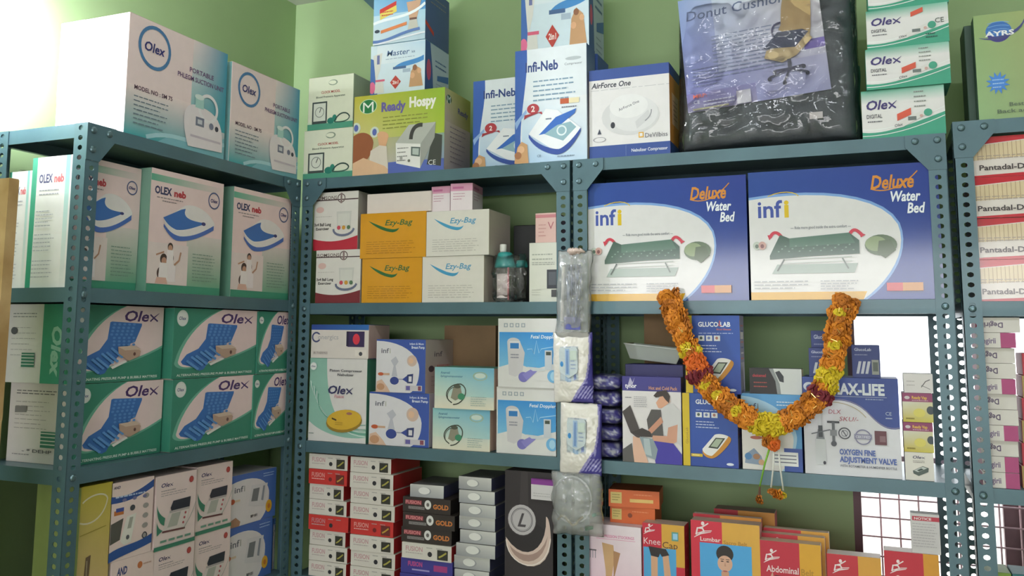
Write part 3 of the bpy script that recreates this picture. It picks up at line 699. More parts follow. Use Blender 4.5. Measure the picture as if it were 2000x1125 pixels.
def a_andB(A):
    A.rect(0, 0, 1, 1, '#edd3ce'); A.txt('AND', .12, .80, .1, '#34427c', .03, .2, .24); A.ell(.66, .86, .06, .06, '#d07a4a'); A.lines(.74, .95, .86, 1, .1, '#c9a090', .02); A.lines(.08, .9, .62, 4, .12, '#a89c9a', .015, .15); A.rect(.74, .4, .88, .54, '#6a6468')  # white ground, warm pink light mixed into it
def a_olexbp(A):
    A.rect(0, 0, 1, 1, '#edd5d2'); brand(A, .12, .84, .055, '#3a2f5e', .28); A.lines(.12, .5, .79, 1, .03, '#8c8084', .01); A.lines(.12, .78, .755, 2, .03, '#a4989a', .008, .1); A.ell(.86, .88, .055, .055, '#c0504a'); A.ring(.86, .88, .055, .012, '#a8343a')  # white card ground tinted pink for the light falling on it
    A.poly(bz((.03, .62), (.06, .52), (.14, .46), (.24, .42)) + [(.22, .32)] + bz((.22, .32), (.1, .36), (.04, .44), (.03, .62)), '#3f8068'); A.poly(bz((.04, .40), (.06, .32), (.14, .26), (.2, .26)) + [(.06, .2)], '#3f8068')
    A.poly([(.36, .54), (.42, .63), (.86, .64), (.84, .50), (.4, .47)], '#2c303c'); A.poly([(.34, .50), (.84, .50), (.74, .23), (.18, .25)], '#e0d2ce'); A.poly([(.34, .50), (.84, .50), (.83, .47), (.34, .47)], '#b5a9a8'); A.poly([(.40, .46), (.62, .46), (.54, .28), (.30, .28)], '#b4b2a8'); A.poly([(.18, .25), (.74, .23), (.74, .205), (.18, .225)], '#6a3f40')
    for i in range(3): A.ell(.74 - .025 * i, .43 - .065 * i, .025, .022, '#b5525a')
    A.stroke(bz((.7, .22), (.9, .35), (.96, .5), (.99, .55)), .01, '#8fa498')
    for i in range(4): A.rect(.14 + .2 * i, .095, .29 + .2 * i, .125, '#6f9a86')
    A.rect(0, 0, 1, .055, '#3f8068')
def a_infibp(A, o=0):
    A.rect(0, 0, 1, 1, '#4668b0'); A.poly([(0, 0), (0, .84)] + bz((0, .84), (.4, .96), (.78, .86), (.84, .55)) + bz((.84, .55), (.86, .3), (.78, .1), (.66, 0)), '#dfd6d8'); infi(A, .08, .66, .11, '#6a6a74', '#9a9a90', .26, False); A.lines(.7, .95, .92, 2, .05, '#b4c8e8', .015, .1)
    A.poly([(.38, .34), (.44, .74), (.80, .72), (.74, .26)], '#d6cfd2'); A.poly([(.44, .42), (.48, .66), (.62, .66), (.58, .40)], '#77787c'); A.poly([(.66, .4), (.70, .68), (.74, .68), (.71, .38)], '#8a8c98'); A.ell(.84, .24, .07, .085, '#dca52a'); A.ell(.04, .5, .05, .035, '#c05a3a'); A.rect(.09, .48, .2, .52, '#d9bfa8')
    A.poly([(0, 0), (.02, .14), (.12, .18), (.22, .08), (.2, 0)], '#b08468'); A.txt('BP101', .44, .1, .05, '#4a4448', .02, 0, .14); A.ell(.84, .24, .03, .035, '#c8742a')
def a_lung(A, red='#b8283a'):
    A.rect(0, 0, 1, 1, '#ddd9d1'); A.poly([(0, 0), (0, .2)] + bz((0, .2), (.35, .12), (.65, .14), (1, .24)) + [(1, 0)], red); A.rect(0, .855, 1, .875, '#4a3436'); A.txt('ROMSONS', .02, .875, .06, '#6a5a58', .01, 0, .5); A.ring(.62, .89, .09, .02, '#6a5a58'); A.stroke([(.62, .80), (.62, .98)], .04, '#8a7672')
    A.ell(.14, .7, .09, .06, '#d8b5ac'); A.lines(.05, .45, .58, 1, .1, '#b5b0a8', .008); A.txt('3x4 Ball Lung', .02, .42, .05, '#3f3a3a', .02, 0, .38); A.txt('Exerciser', .06, .35, .045, '#3f3a3a', .02, 0, .3)
    A.poly([(.52, .66), (.86, .66), (.84, .40), (.54, .40)], '#cdccc4'); A.rect(.56, .42, .82, .62, '#d6d5cc')
    A.stroke(bz((.46, .36), (.44, .22), (.86, .2), (.92, .36)), .045, '#6a7086')
    for x, c in ((.58, '#c84a5a'), (.69, '#d09a3a'), (.8, '#5a7a5a')): A.ell(x, .38, .04, .04, c)
def a_ezy(A, y=1):
    c, k, t = ('#d99a22', '#2f6a3a', '#3f6a3a') if y else ('#e2ddd4', '#4a9cc4', '#5a9cc0')
    A.rect(0, 0, 1, 1, c); A.poly(bz((.12, .84), (.25, .66), (.38, .58), (.50, .56)) + bz((.50, .56), (.56, .57), (.58, .6), (.60, .66)) + bz((.60, .66), (.54, .60), (.46, .64), (.40, .66)) + bz((.40, .66), (.3, .72), (.2, .78), (.12, .84)), k)
    A.txt('Ezy-Bag', .38, .72, .12, t, .012, .25, .42); A.lines(.1, .85, .36, 6, .05, '#a8741c' if y else '#b5b0aa', .01, .15)
def a_ezy_blank(A): A.lines(.2, .8, .5, 3, .08, '#cfc6ba', .01)
def a_pink(A): A.rect(0, 0, 1, 1, '#e9dde0'); A.rect(0, .72, 1, 1, '#d79ab4'); A.lines(.12, .7, .62, 3, .1, '#c08aa0', .025); A.rect(.1, .80, .6, .88, '#c06a94')
def a_meter(A): A.rect(0, 0, 1, 1, '#d9d9cc'); A.lines(.1, .9, .80, 2, .08, '#a4a89c', .02); A.lines(.1, .95, .66, 2, .03, '#8c9088', .01, .05); A.rect(.64, .22, 1, .54, '#3a3c44'); A.rect(.7, .28, .97, .5, '#565a62'); A.rect(.8, .08, .98, .2, '#4a4a4c'); A.lines(.1, .5, .2, 3, .04, '#b5b5aa', .008)
def a_pinkbox(A): A.rect(0, 0, 1, 1, '#dbb5ac'); A.rect(0, .84, 1, .95, '#c87f84'); A.txt('V', .6, .45, .25, '#b0646c', .0); A.lines(.15, .55, .6, 4, .12, '#c08a84', .03)
def a_cbox(A):
    A.rect(0, 0, 1, 1, '#ddd4cc'); A.grad(0, .84, 1, 1, '#2f4f9c', '#2f6ab0', '#2f6ab0', '#2a3f84'); A.ring(.09, .62, .08, .025, '#4a5078', 20, 1.0); A.rect(.1, .55, .2, .7, '#ddd4cc'); A.txt('onergics', .12, .56, .14, '#b5b0b0', .01, 0, .36); A.rect(.64, .34, .93, .8, '#3a2a54'); A.ell(.79, .57, .06, .08, '#d8384a'); A.rect(.62, .36, .66, .8, '#2a2040')
    A.rect(.04, .1, .3, .2, '#cfc4bc'); A.txt('IR THERMO', .05, .12, .06, '#7a706c', .0, 0, .24); A.rect(.77, .06, .97, .26, '#e6ddd4'); A.ell(.87, .14, .03, .03, '#4a4a50')
def a_piston(A):
    A.rect(0, 0, 1, 1, '#dcd8d4'); A.poly([(0, 1), (.30, 1)] + bz((.30, 1), (.30, .6), (.4, .36), (.6, .22)) + bz((.6, .22), (.8, .14), (.9, .14), (1, .16)) + [(1, .07)] + bz((1, .07), (.6, .02), (.2, .1), (0, .24)), '#8fbcaa')
    for i in range(6): A.stroke(bz((.02 + .03 * i, .72 - .03 * i), (.1, .4 - .02 * i), (.5, .08 + .018 * i), (1, .08 + .028 * i), 12), .010, ('#e2ebe4', '#4f9c84')[i % 2])
    badge(A, .07, .90, .062, '#bcd4cc', '#5a5a84', '#e6e6e2'); A.txt('Piston Compressor', .64, .84, .03, '#4a4a50', .01, 0, .56, 'c'); A.txt('Nebulizer', .64, .79, .03, '#4a4a50', .01, 0, .28, 'c'); brand(A, .34, .575, .095, '#34345e', .42); A.txt('Piston', .45, .525, .04, '#d89aa4', .01, .2, .17)
    A.ell(.63, .245, .31, .155, '#9a7a26', 22, .12); A.ell(.63, .27, .30, .145, '#d6ac34', 22, .12); A.ell(.72, .345, .05, .02, '#a06a5a'); A.poly([(.42, .29), (.5, .27), (.5, .25), (.42, .27)], '#4a3a24'); A.lines(.48, .62, .23, 2, .02, '#a88428', .008); A.lines(.02, .15, .09, 1, .1, '#7a8c84', .01)
def a_pump(A):
    A.rect(0, 0, 1, 1, '#3a55a4'); A.poly([(0, 0), (0, .97)] + bz((0, .97), (.5, .97), (.86, .75), (.88, .45)) + bz((.88, .45), (.88, .2), (.8, .06), (.70, 0)), '#dcd9dc'); infi(A, .1, .74, .09, '#70707a', '#b5b5a8', .22, False); A.txt('Infant & Mom', .68, .90, .04, '#dfe6f4', .01, 0, .28); A.txt('Breast Pump', .72, .83, .05, '#e6ecf6', .015, 0, .26)
    A.ell(.73, .60, .10, .10, '#cfb4a4'); A.ell(.71, .60, .05, .05, '#e0b898'); A.poly([(.3, .6), (.4, .68), (.46, .58), (.4, .50), (.44, .30), (.32, .30), (.36, .5)], '#bcbcc4'); A.ell(.38, .22, .09, .07, '#38488c'); A.rect(.46, .24, .56, .26, '#9a9aac'); A.poly([(.54, .25), (.66, .34), (.66, .18)], '#3a4a94'); A.poly([(.64, .34), (.76, .36), (.75, .18), (.64, .18)], '#2f3a6a'); A.rect(.67, .21, .73, .31, '#dcd9dc')
    A.ell(.1, .34, .06, .03, '#c05a34'); A.rect(.15, .32, .28, .36, '#cfa88a'); A.poly([(0, 0), (.02, .2), (.12, .24), (.24, .1), (.3, 0)], '#d6b49c'); A.ell(.1, .1, .08, .06, '#c0906c'); A.rect(.6, .04, .94, .14, '#c9c4c8'); A.rect(.62, .05, .7, .13, '#6a62a4'); A.rect(.86, .05, .92, .13, '#8a4a5a')
def a_pump_side(A): A.rect(0, 0, 1, 1, '#cdbcb8'); A.txt('inf', .3, .68, .1, '#70606a', .01, 0, .3); A.lines(.4, .9, .5, 1, .1, '#d08a84', .04); A.ell(.2, .45, .1, .05, '#5a4a54'); A.lines(.2, .8, .3, 3, .08, '#a89894', .012)
def a_bpcyan(A):
    A.grad(0, 0, 1, 1, '#e6dfc8', '#e6dfc8', '#7fb8cc', '#8fc4c8'); A.grad(0, .3, 1, .98, '#cfdcc8', '#a9d0d0', '#6fb0cc', '#8cc2c4'); A.ring(.77, .80, .12, .02, '#a4b494', 22, .55); A.ell(.77, .81, .09, .04, '#cfdcd0'); A.txt('Aneroid', .1, .84, .06, '#3a6a8c', .012, .1, .16); A.txt('Sphygmomanometer', .1, .76, .05, '#3a6a8c', .01, .1, .38)
    A.stroke(bz((.3, .14), (.1, .3), (.25, .62), (.45, .60)) + bz((.45, .60), (.62, .5), (.5, .1), (.32, .1)), .018, '#3f4438'); A.poly([(.32, .5), (.44, .56), (.48, .3), (.36, .2), (.28, .26)], '#8f8b78'); A.ell(.46, .3, .06, .05, '#3f8a66'); A.ell(.39, .54, .06, .03, '#55584a'); A.stroke(bz((.24, .2), (.2, .35), (.25, .5), (.34, .52)), .012, '#4a5044')
    A.lines(.62, .9, .30, 5, .05, '#8aa4a0', .012)
def a_doppler(A):
    A.rect(0, 0, 1, 1, '#dedcd9'); A.grad(.02, .28, 1, .80, '#7fc0e0', '#4fa4dc', '#2f8ad4', '#3a94d8')
    for i in range(4): A.rect(.1 + .1 * i, .87, .165 + .1 * i, .93, '#9aa4ac'); A.rect(.115 + .1 * i, .882, .15 + .1 * i, .918, '#d9d9d6')
    A.txt('Fetal Doppler', .56, .71, .05, '#e9f1f6', .012, .15, .44); A.stroke([(.5, .55), (.58, .56), (.62, .48), (.66, .68), (.7, .5), (.74, .56), (1, .60)], .012, '#a4d4f0'); A.poly([(0, .28), (.3, .36), (.6, .26), (1, .36), (1, .1), (0, .1)], '#dedcd9')
    A.poly(bz((.16, .64), (.14, .74), (.36, .74), (.38, .66)) + [(.46, .5), (.42, .2), (.3, .15), (.19, .18)], '#cfcbcd'); A.rect(.2, .56, .38, .67, '#e0dddf'); A.rect(.21, .56, .36, .64, '#2f7cc0'); A.lines(.22, .36, .47, 2, .04, '#8f8f9c', .02, 0)
    A.ell(.44, .15, .085, .08, '#7a74bc'); A.poly([(.42, .19), (.64, .30), (.70, .26), (.5, .10)], '#8a84c8'); A.poly([(.5, .30), (.8, .28), (.8, .24), (.6, .24)], '#cfd4d6'); A.rect(.8, .26, .92, .54, '#c6ccd2'); A.rect(.82, .47, .9, .52, '#3f4a40'); A.ell(.94, .17, .1, .1, '#6fb0dc'); A.ell(.94, .17, .05, .07, '#a9d4ec')
def a_fusion(A, k=0):
    c = ('#d8d2c8', '#c8342e')[k % 2]; A.rect(0, 0, 1, 1, c); A.txt('FUSION', .08, .48, .3, '#c08c92' if k != 1 else '#e0a49c', .01, 0, .34); A.lines(.08, .42, .36, 1, .1, '#b5aaa4' if k != 1 else '#e6b4ac', .06, 0); A.ell(.57, .38, .045, .045, '#2c2c30' if k != 1 else '#7a2020'); A.lines(.5, .62, .78, 1, .1, '#a4a09c', .05, 0); A.lines(.7, .82, .78, 1, .1, '#a4a09c', .05, 0)
    if k != 3: A.rect(.72, .1, .93, .72, '#33322a' if k != 1 else '#6a2a24'); A.stroke([(.75, .26), (.81, .36), (.9, .58)], .03, '#a8a04a' if k != 1 else '#c09a3a')
def a_gold(A):
    A.rect(0, 0, 1, 1, '#332a26'); A.poly([(.05, .5), (.4, .5), (.4, .8), (.05, .8)], '#8a3a44'); A.txt('FUSION', .06, .54, .22, '#d88a8a', .02, 0, .32); A.rect(.12, .2, .46, .38, '#8f8a88'); A.txt('STETHOSCOPE', .13, .24, .1, '#3a3434', .01, 0, .32); A.ell(.53, .56, .07, .085, '#dcdad6'); A.ell(.53, .56, .03, .035, '#6a6462'); A.txt('GOLD', .64, .32, .3, '#c8793a', .035, 0, .32)
def a_blue(A): A.rect(0, 0, 1, 1, '#3f3a8c'); A.txt('FUSION', .14, .5, .3, '#b84a84', .03, 0, .28); A.rect(.22, .22, .56, .32, '#a49ccc'); A.rect(.64, .3, .9, .7, '#a43c7c')
def a_silver(A): A.grad(0, 0, 1, 1, '#9c9ca4', '#b4b4b8', '#dcdad7', '#c9c7c6'); A.ell(.44, .50, .19, .105, '#a4a4aa'); A.ell(.42, .52, .17, .095, '#efedeb')
def a_steth(A):
    A.rect(0, 0, 1, 1, '#2e2629'); n0 = len(A.V); A.poly([(.3, .5), (.34, 1), (.48, 1), (.5, .5)], '#3c3436'); A.ell(.44, .38, .46, .28, '#241d20'); A.poly(bz((.02, .36), (.04, .12), (.9, .06), (.96, .36)) + bz((.96, .36), (.95, .5), (.9, .54), (.86, .54)) + bz((.86, .54), (.9, .28), (.4, .16), (.02, .36)), '#d9c0b4'); A.poly(bz((.1, .3), (.2, .16), (.8, .12), (.9, .4)) + bz((.88, .38), (.7, .2), (.3, .22), (.1, .3)), '#a98c82'); A.stroke(bz((.03, .34), (.06, .12), (.9, .08), (.95, .38), 14), .02, '#eee2da')
    A.ell(.36, .5, .31, .31, '#3a3034'); A.ell(.36, .5, .29, .29, '#bcb6b8'); A.ring(.36, .5, .23, .015, '#6a6468'); A.ring(.36, .5, .205, .008, '#6a6468'); A.txt('L', .36, .45, .10, '#4a4448', .015, .35, None, 'c'); 
    for q in range(n0, len(A.V)): A.V[q] = (A.V[q][0], min(A.H, A.V[q][1] + .13 * A.H), A.V[q][2])
    A.ring(.30, .15, .12, .02, '#a9a4a6'); A.txt('Y', .30, .12, .05, '#cfcacc', .01, 0, None, 'c'); A.txt('Littmann', .62, .12, .05, '#b5aeb0', .01, 0, .34)
def a_waterbed(A):
    A.grad(0, 0, 1, 1, '#314b9c', '#2b4690', '#2c3e8e', '#2b4a94')
    A.poly([(0, 0), (0, .80)] + bz((0, .80), (.36, .86), (.72, .80), (.80, .56)) + bz((.80, .56), (.85, .36), (.76, .14), (.62, .0)), '#7fa4d8'); A.poly([(0, 0), (0, .78)] + bz((0, .78), (.36, .84), (.71, .78), (.79, .55)) + bz((.79, .55), (.84, .36), (.74, .14), (.60, .0)), '#dcdad9')
    A.poly([(0, 0), (0, .06), (.62, .06), (.60, 0)], '#d9a52a'); infi(A, .05, .64, .13, '#4454a0', '#d9b82a', .19)
    A.txt('Deluxe', .66, .82, .10, '#d28a3a', .02, .25, .22); A.stroke(bz((.66, .82), (.74, .78), (.82, .82), (.90, .94)), .006, '#d28a3a'); A.txt('Water', .76, .72, .075, '#e9edf2', .02, .2, .15); A.txt('Bed', .84, .63, .075, '#e9edf2', .02, .2, .09)
    A.txt('--- Ride more good inside the extra comfort ---', .39, .54, .022, '#6a7078', .005, 0, .32, 'c')
    A.stroke(bz((.115, .48), (.125, .52), (.15, .54), (.18, .48)), .018, '#c8344a'); A.poly([(.10, .50), (.135, .50), (.11, .46)], '#c8344a'); A.stroke(bz((.54, .48), (.56, .54), (.58, .52), (.605, .48)), .018, '#c8344a'); A.poly([(.59, .50), (.625, .48), (.60, .46)], '#c8344a')
    A.poly([(.12, .20), (.56, .20), (.58, .27), (.15, .27)], '#9aa8a0'); A.poly([(.11, .34), (.17, .50), (.22, .47), (.54, .50), (.59, .44), (.59, .34), (.35, .33), (.11, .31)], '#3f5c50'); A.poly([(.22, .47), (.54, .50), (.57, .42), (.22, .40)], '#4f7262')
    for i in range(22): A.ell(.16 + i * .019, .37 + .02 * ((i * 7) % 3), .006, .004, '#7f9c8c', 6)
    A.stroke([(.18, .31), (.55, .32)], .006, '#b9beba'); A.stroke([(.19, .28), (.55, .29)], .005, '#c9cdc9'); A.stroke([(.19, .31), (.15, .22)], .008, '#4a5650'); A.stroke([(.50, .31), (.53, .23)], .008, '#6a7670')
    A.ell(.70, .40, .082, .058, '#5c6e54'); A.ell(.675, .41, .055, .042, '#8a9a72'); A.poly([(.69, .43), (.75, .44), (.775, .36), (.72, .30), (.68, .34)], '#56664c'); A.ell(.04, .42, .022, .024, '#b9c0b4'); A.ell(.07, .42, .022, .024, '#c49a90'); A.ell(.04, .415, .01, .012, '#5a6a5c'); A.ell(.07, .415, .01, .012, '#7a4a4a')
    A.lines(.02, .34, .14, 3, .025, '#a4a6ac', .007); A.lines(.38, .60, .14, 4, .02, '#a4a6ac', .006); A.rect(.72, .06, .80, .12, '#c8444a'); A.rect(.80, .06, .9, .12, '#c98a4a')
def a_tynor(A):
    A.rect(0, 0, 1, 1, '#dfd9d8'); A.rect(0, .83, 1, 1, '#3f3a84'); A.txt('tynor', .05, .865, .05, '#f0eef2', .02, 0, .2); A.txt('Hot and Cold Pack', .46, .85, .04, '#d69a6a', .012, 0, .48); A.poly([(.1, .90), (.14, .99), (.18, .93), (.22, .99), (.18, .90)], '#b9b4d0'); A.lines(.05, .16, .75, 1, .1, '#6a6a74', .01, 0); A.lines(.2, .44, .76, 6, .022, '#a4a2a6', .007, .1)
    A.poly([(.42, .5), (.5, .62), (.66, .62), (.7, .3), (.46, .3)], '#55504e'); A.poly([(.68, .66), (.86, .70), (1, .60), (1, .2), (.86, .3), (.7, .34)], '#cfcccb'); A.poly([(.68, .64), (.76, .68), (.82, .72), (.80, .80), (.66, .78), (.58, .70), (.62, .64)], '#d9a284'); A.poly([(.54, .78), (.6, .83), (.76, .85), (.82, .78), (.80, .70), (.74, .74), (.70, .78), (.58, .76)], '#3a2e2a'); A.poly([(.78, .42), (.94, .46), (.92, .26), (.80, .22), (.5, .26), (.52, .32), (.76, .32)], '#d09a80'); A.poly([(.44, .38), (.66, .54), (.70, .48), (.5, .34)], '#c98f74')
    A.poly([(0, .58), (.14, .66), (.34, .30), (.26, .28), (.14, .34)], '#4a4240'); A.poly([(.14, .34), (.34, .30), (.5, .30), (.48, .36), (.34, .40)], '#3a3230'); A.poly([(.5, .26), (.86, .24), (1, .12), (1, 0), (.56, 0)], '#4238a0'); A.poly([(.3, .3), (.52, .28), (.6, .16), (.56, .04), (.3, .1)], '#8c9aa0'); A.poly([(.36, .28), (.46, .28), (.5, .08), (.38, .1)], '#b0bcbe'); A.poly([(.18, .30), (.3, .28), (.44, 0), (.18, 0)], '#e0b49c'); A.poly([(0, .14), (.16, .22), (.2, 0), (0, 0)], '#5a5856')
def a_gluco(A):
    A.rect(0, 0, 1, 1, '#2f52a4'); A.grad(0, 0, 1, .5, '#2a4a9c', '#2f48a0', '#2f52a8', '#2f52a8'); A.txt('GLUCO LAB', .13, .855, .06, '#f0f2f4', .02, 0, .68); A.txt('L', .56, .865, .07, '#d05a3a', .01, .2); A.txt('Blood Glucose', .52, .81, .022, '#e07a4a', .01, 0, .3); A.lines(.14, .86, .77, 1, .1, '#b9c6e6', .008, 0)
    for i in range(3): A.rect(.13 + .165 * i, .67, .26 + .165 * i, .74, '#e0e2e2'); A.ell(.19 + .165 * i, .708, .03, .028, ('#4a5a50', '#6a7ab0', '#b07a6a')[i])
    A.lines(.13, .66, .61, 3, .038, '#c2cce6', .012, .3)
    A.poly(bz((.26, .22), (.24, .16), (.36, .10), (.48, .12)) + bz((.48, .12), (.6, .14), (.86, .34), (.86, .38)) + bz((.86, .40), (.84, .44), (.62, .47), (.52, .44)), '#c9892e'); A.poly(bz((.26, .24), (.25, .2), (.34, .15), (.45, .15)) + bz((.45, .15), (.56, .2), (.74, .36), (.80, .42)) + bz((.80, .43), (.7, .46), (.58, .46), (.52, .44)), '#e9e6e2'); A.poly([(.38, .26), (.54, .40), (.74, .40), (.58, .25)], '#3a4038'); A.poly([(.43, .28), (.55, .385), (.69, .385), (.57, .27)], '#a9b49c')
    A.ell(.83, .05, .075, .025, '#dfe4ee'); A.rect(.02, .13, .26, .17, '#d9b82a'); A.lines(.05, .22, .15, 1, .1, '#efe6b0', .012)
def a_yellow(A): A.rect(0, 0, 1, 1, '#d6b824'); A.txt('Gluco Lab', .62, .3, .22, '#b0902a', .02, 0, .5, 'l', math.pi / 2)
def a_gluside(A):
    A.rect(0, 0, 1, 1, '#8a84a8'); A.rect(.05, .05, .95, .4, '#b9b2c4'); A.rect(.1, .7, .8, .8, '#e0d8dc')
    for i in range(7): A.rect(.15, .44 + i * .07, .8, .46 + i * .07, ('#c06a6a', '#d6d0d8', '#4a5a9c')[i % 3])
def a_oxiblack(A): A.rect(0, 0, 1, 1, '#d0d2cf'); A.poly([(0, 0), (0, 1), (.40, 1), (.52, .5), (.55, 0)], '#2c282a'); A.poly([(.38, 1), (.46, 1), (.58, .4), (.6, 0), (.53, 0), (.5, .5)], '#8c9090'); A.poly([(.5, .86), (.58, .92), (.66, .70), (.66, .46), (.58, .5)], '#34363c'); A.txt('choicemed', .06, .66, .12, '#a8343c', .02, 0, .26); A.lines(.08, .36, .44, 2, .16, '#a84a44', .04)
def a_infic(A):
    A.rect(0, 0, 1, 1, '#5a9cd0'); A.poly([(0, 0), (0, .97)] + bz((0, .97), (.5, .95), (.9, .7), (.92, .45)) + bz((.92, .45), (.92, .3), (.8, .1), (.72, 0)), '#a9cde4'); A.poly([(0, 0), (0, .62)] + bz((0, .62), (.4, .66), (.84, .6), (.86, .45)) + bz((.86, .45), (.88, .3), (.76, .1), (.66, 0)), '#e2dcd6'); A.rect(.7, 0, 1, .3, '#3f58a4'); infi(A, .1, .80, .075, '#5a6480', '#8a94a0', .22, False); A.lines(.6, .95, .9, 2, .04, '#dfeaf4', .012, .1); A.poly([(.1, .5), (.2, .64), (.45, .66), (.46, .56)], '#8a7464'); A.ell(.24, .42, .1, .03, '#b0604a'); A.rect(.34, .40, .6, .43, '#c9a890')
    A.poly([(.04, .08), (.06, .2), (.2, .28), (.32, .18), (.36, .06)], '#8a9ab0'); A.ell(.1, .17, .06, .06, '#4f82b4'); A.ell(.24, .17, .06, .05, '#a87a58'); A.ell(.32, .1, .05, .05, '#d0a27c'); A.rect(.5, .07, .93, .25, '#e9e9e6')
    for i in range(3): A.rect(.54, .11 + .045 * i, .9, .122 + .045 * i, '#5a5a70')
def a_strips(A): A.rect(0, 0, 1, 1, '#37437e'); A.txt('GlucoLab', .1, .82, .09, '#c9cde0', .01, 0, .6); A.lines(.1, .6, .7, 1, .1, '#8a90b4', .03); [A.poly([(.14 + .16 * i, .12), (.24 + .16 * i, .12), (.34 + .16 * i, .5), (.24 + .16 * i, .5)], '#c2c4cc') for i in range(3)]; A.rect(.7, .1, .95, .55, '#9a9c94'); A.rect(.74, .2, .92, .48, '#5f6660')
def a_maxlife(A):
    A.rect(0, 0, 1, 1, '#dcdae0'); A.poly([(0, .72), (0, 1), (1, 1), (1, .50)] + bz((1, .50), (.84, .46), (.76, .56), (.66, .66)) + bz((.66, .66), (.5, .80), (.3, .78), (0, .72)), '#3d4f96'); A.stroke(bz((.0, .73), (.3, .79), (.5, .81), (.66, .67)) + bz((.66, .67), (.76, .57), (.84, .47), (1, .51)), .008, '#8f88a8'); A.stroke(bz((.22, .74), (.4, .76), (.56, .72), (.66, .60)), .008, '#b9a98c')
    A.txt('MAX-LIFE', .30, .83, .11, '#dfe3ea', .03, 0, .56); A.rect(.22, .805, .88, .81, '#b4bcd4'); A.lines(.66, .86, .785, 1, .1, '#8f9cc4', .012); A.ell(.07, .90, .06, .05, '#cfd3de'); A.ell(.085, .89, .045, .035, '#3d4f96'); ce(A, .86, .63, .035, '#c2cbe0'); A.lines(.86, .93, .60, 1, .1, '#c2cbe0', .01)
    A.txt('DLX', .27, .625, .045, '#b04a5a', -.004, .1, .13); A.txt('SKU/-', .38, .555, .045, '#b04a5a', -.004, .2, .2)
    A.rect(.12, .1, .23, .36, '#cfd0d4'); A.poly([(.13, .36), (.22, .36), (.20, .46), (.15, .46)], '#8a8c94'); A.rect(.155, .38, .2, .50, '#4a4c54'); A.stroke([(.08, .41), (.28, .46)], .012, '#6a6c74'); A.rect(.15, .5, .19, .68, '#d6d6da'); A.rect(.25, .53, .38, .55, '#3a3a40'); A.rect(.30, .34, .33, .54, '#6a6c72'); A.rect(.28, .40, .35, .46, '#8a8c92'); A.ell(.315, .32, .03, .03, '#5a5c64'); A.ell(.21, .12, .015, .02, '#3a3a44')
    A.ring(.43, .43, .065, .012, '#4a4a54'); A.ring(.43, .43, .035, .006, '#6a6a74'); A.stroke([(.41, .46), (.45, .40)], .008, '#3a3a44'); A.ring(.62, .40, .085, .012, '#7f7c9c'); A.rect(.53, .38, .71, .43, '#8f8ca8'); A.txt('CERTIFIED', .62, .39, .026, '#e6e4ec', .01, 0, .15, 'c'); A.rect(.74, .33, .86, .47, '#6a4048'); A.rect(.79, .36, .85, .42, '#8a6a70')
    A.txt('OXYGEN FINE', .37, .215, .055, '#4f66ac', .025, 0, .37); A.txt('ADJUSTMENT VALVE', .37, .14, .055, '#4f66ac', .025, 0, .58); A.txt('WITH ROTAMETER & HUMIDIFIER BOTTLE', .37, .09, .024, '#6a6a78', .008, 0, .58)
def a_small1(A): A.rect(0, 0, 1, 1, '#dcd6d4'); A.stroke([(.6, .3), (.75, .6), (.9, .7)], .03, '#5a5658'); A.stroke([(.6, .4), (.9, .2)], .02, '#6a6668'); A.lines(.1, .4, .6, 2, .2, '#b5aeac', .05)
def a_yellowmar(A): A.grad(0, 0, 1, .72, '#c9b43a', '#cfc45a', '#d6d0b0', '#d9d6c8'); A.rect(0, .70, 1, 1, '#93456a'); A.ell(.16, .84, .09, .06, '#cfc4c4'); A.txt('Ready Vap', .32, .80, .10, '#e2b84a', .02, 0, .5); A.lines(.32, .9, .75, 1, .1, '#c9a0b0', .03); A.ell(.92, .42, .13, .15, '#4a5258'); A.ell(.55, .32, .2, .16, '#dccf6a'); A.lines(.1, .4, .12, 1, .1, '#8a7a2a', .05)
def a_olexoxi(A): A.rect(0, 0, 1, 1, '#e2dcd4'); brand(A, .28, .78, .1, '#34345e', .42); A.lines(.28, .72, .70, 2, .05, '#8c8680', .02); A.poly([(.26, .34), (.62, .52), (.82, .46), (.80, .32), (.46, .16), (.28, .24)], '#55605c'); A.poly([(.30, .35), (.62, .50), (.76, .45), (.44, .30)], '#c2c8c4'); A.poly([(.40, .36), (.56, .44), (.64, .40), (.48, .33)], '#3c4a44')
def a_orange(A, v=0): A.rect(0, 0, 1, 1, '#d9672e'); A.rect(.04, .2, .26, .85, '#d9c074'); A.lines(.07, .24, .7, 3, .15, '#8a7a3a', .04); A.rect(.42, .3, .88, .5, '#e8c070') if v == 0 else A.ell(.45, .5, .05, .05, '#8a4020'); A.lines(.5, .9, .75, 1, .1, '#e89060', .06)
def a_cream(A): A.rect(0, 0, 1, 1, '#cf5f2a'); A.rect(.25, .2, .8, .85, '#d9c074'); A.lines(.32, .75, .7, 5, .1, '#8a7a3a', .03)
def a_stocking(A):
    A.grad(0, 0, 1, 1, '#e6bcd0', '#eac6d6', '#f0e2e8', '#ecd6e0'); A.txt('COMPRESSION STOCKINGS', .24, .86, .03, '#d86a9c', .012, 0, .64); A.rect(.22, .84, .9, .845, '#e08ab0'); A.poly([(.32, .80), (.52, .78), (.54, .64), (.48, .4), (.48, .0), (.40, .0), (.38, .5)], '#d0a578'); A.poly([(.52, .72), (.64, .70), (.56, .5), (.52, .4)], '#b58660'); A.rect(.05, .70, .22, .715, '#6a6068')
    for i in range(4): A.rect(.06 + .045 * i, .62, .075 + .045 * i, .70, '#a49aa4')
    A.poly(bz((.5, .1), (.6, .2), (.8, .22), (1, .4)) + [(1, .34)] + bz((1, .34), (.8, .16), (.6, .12), (.5, .06)), '#e6a4c8')
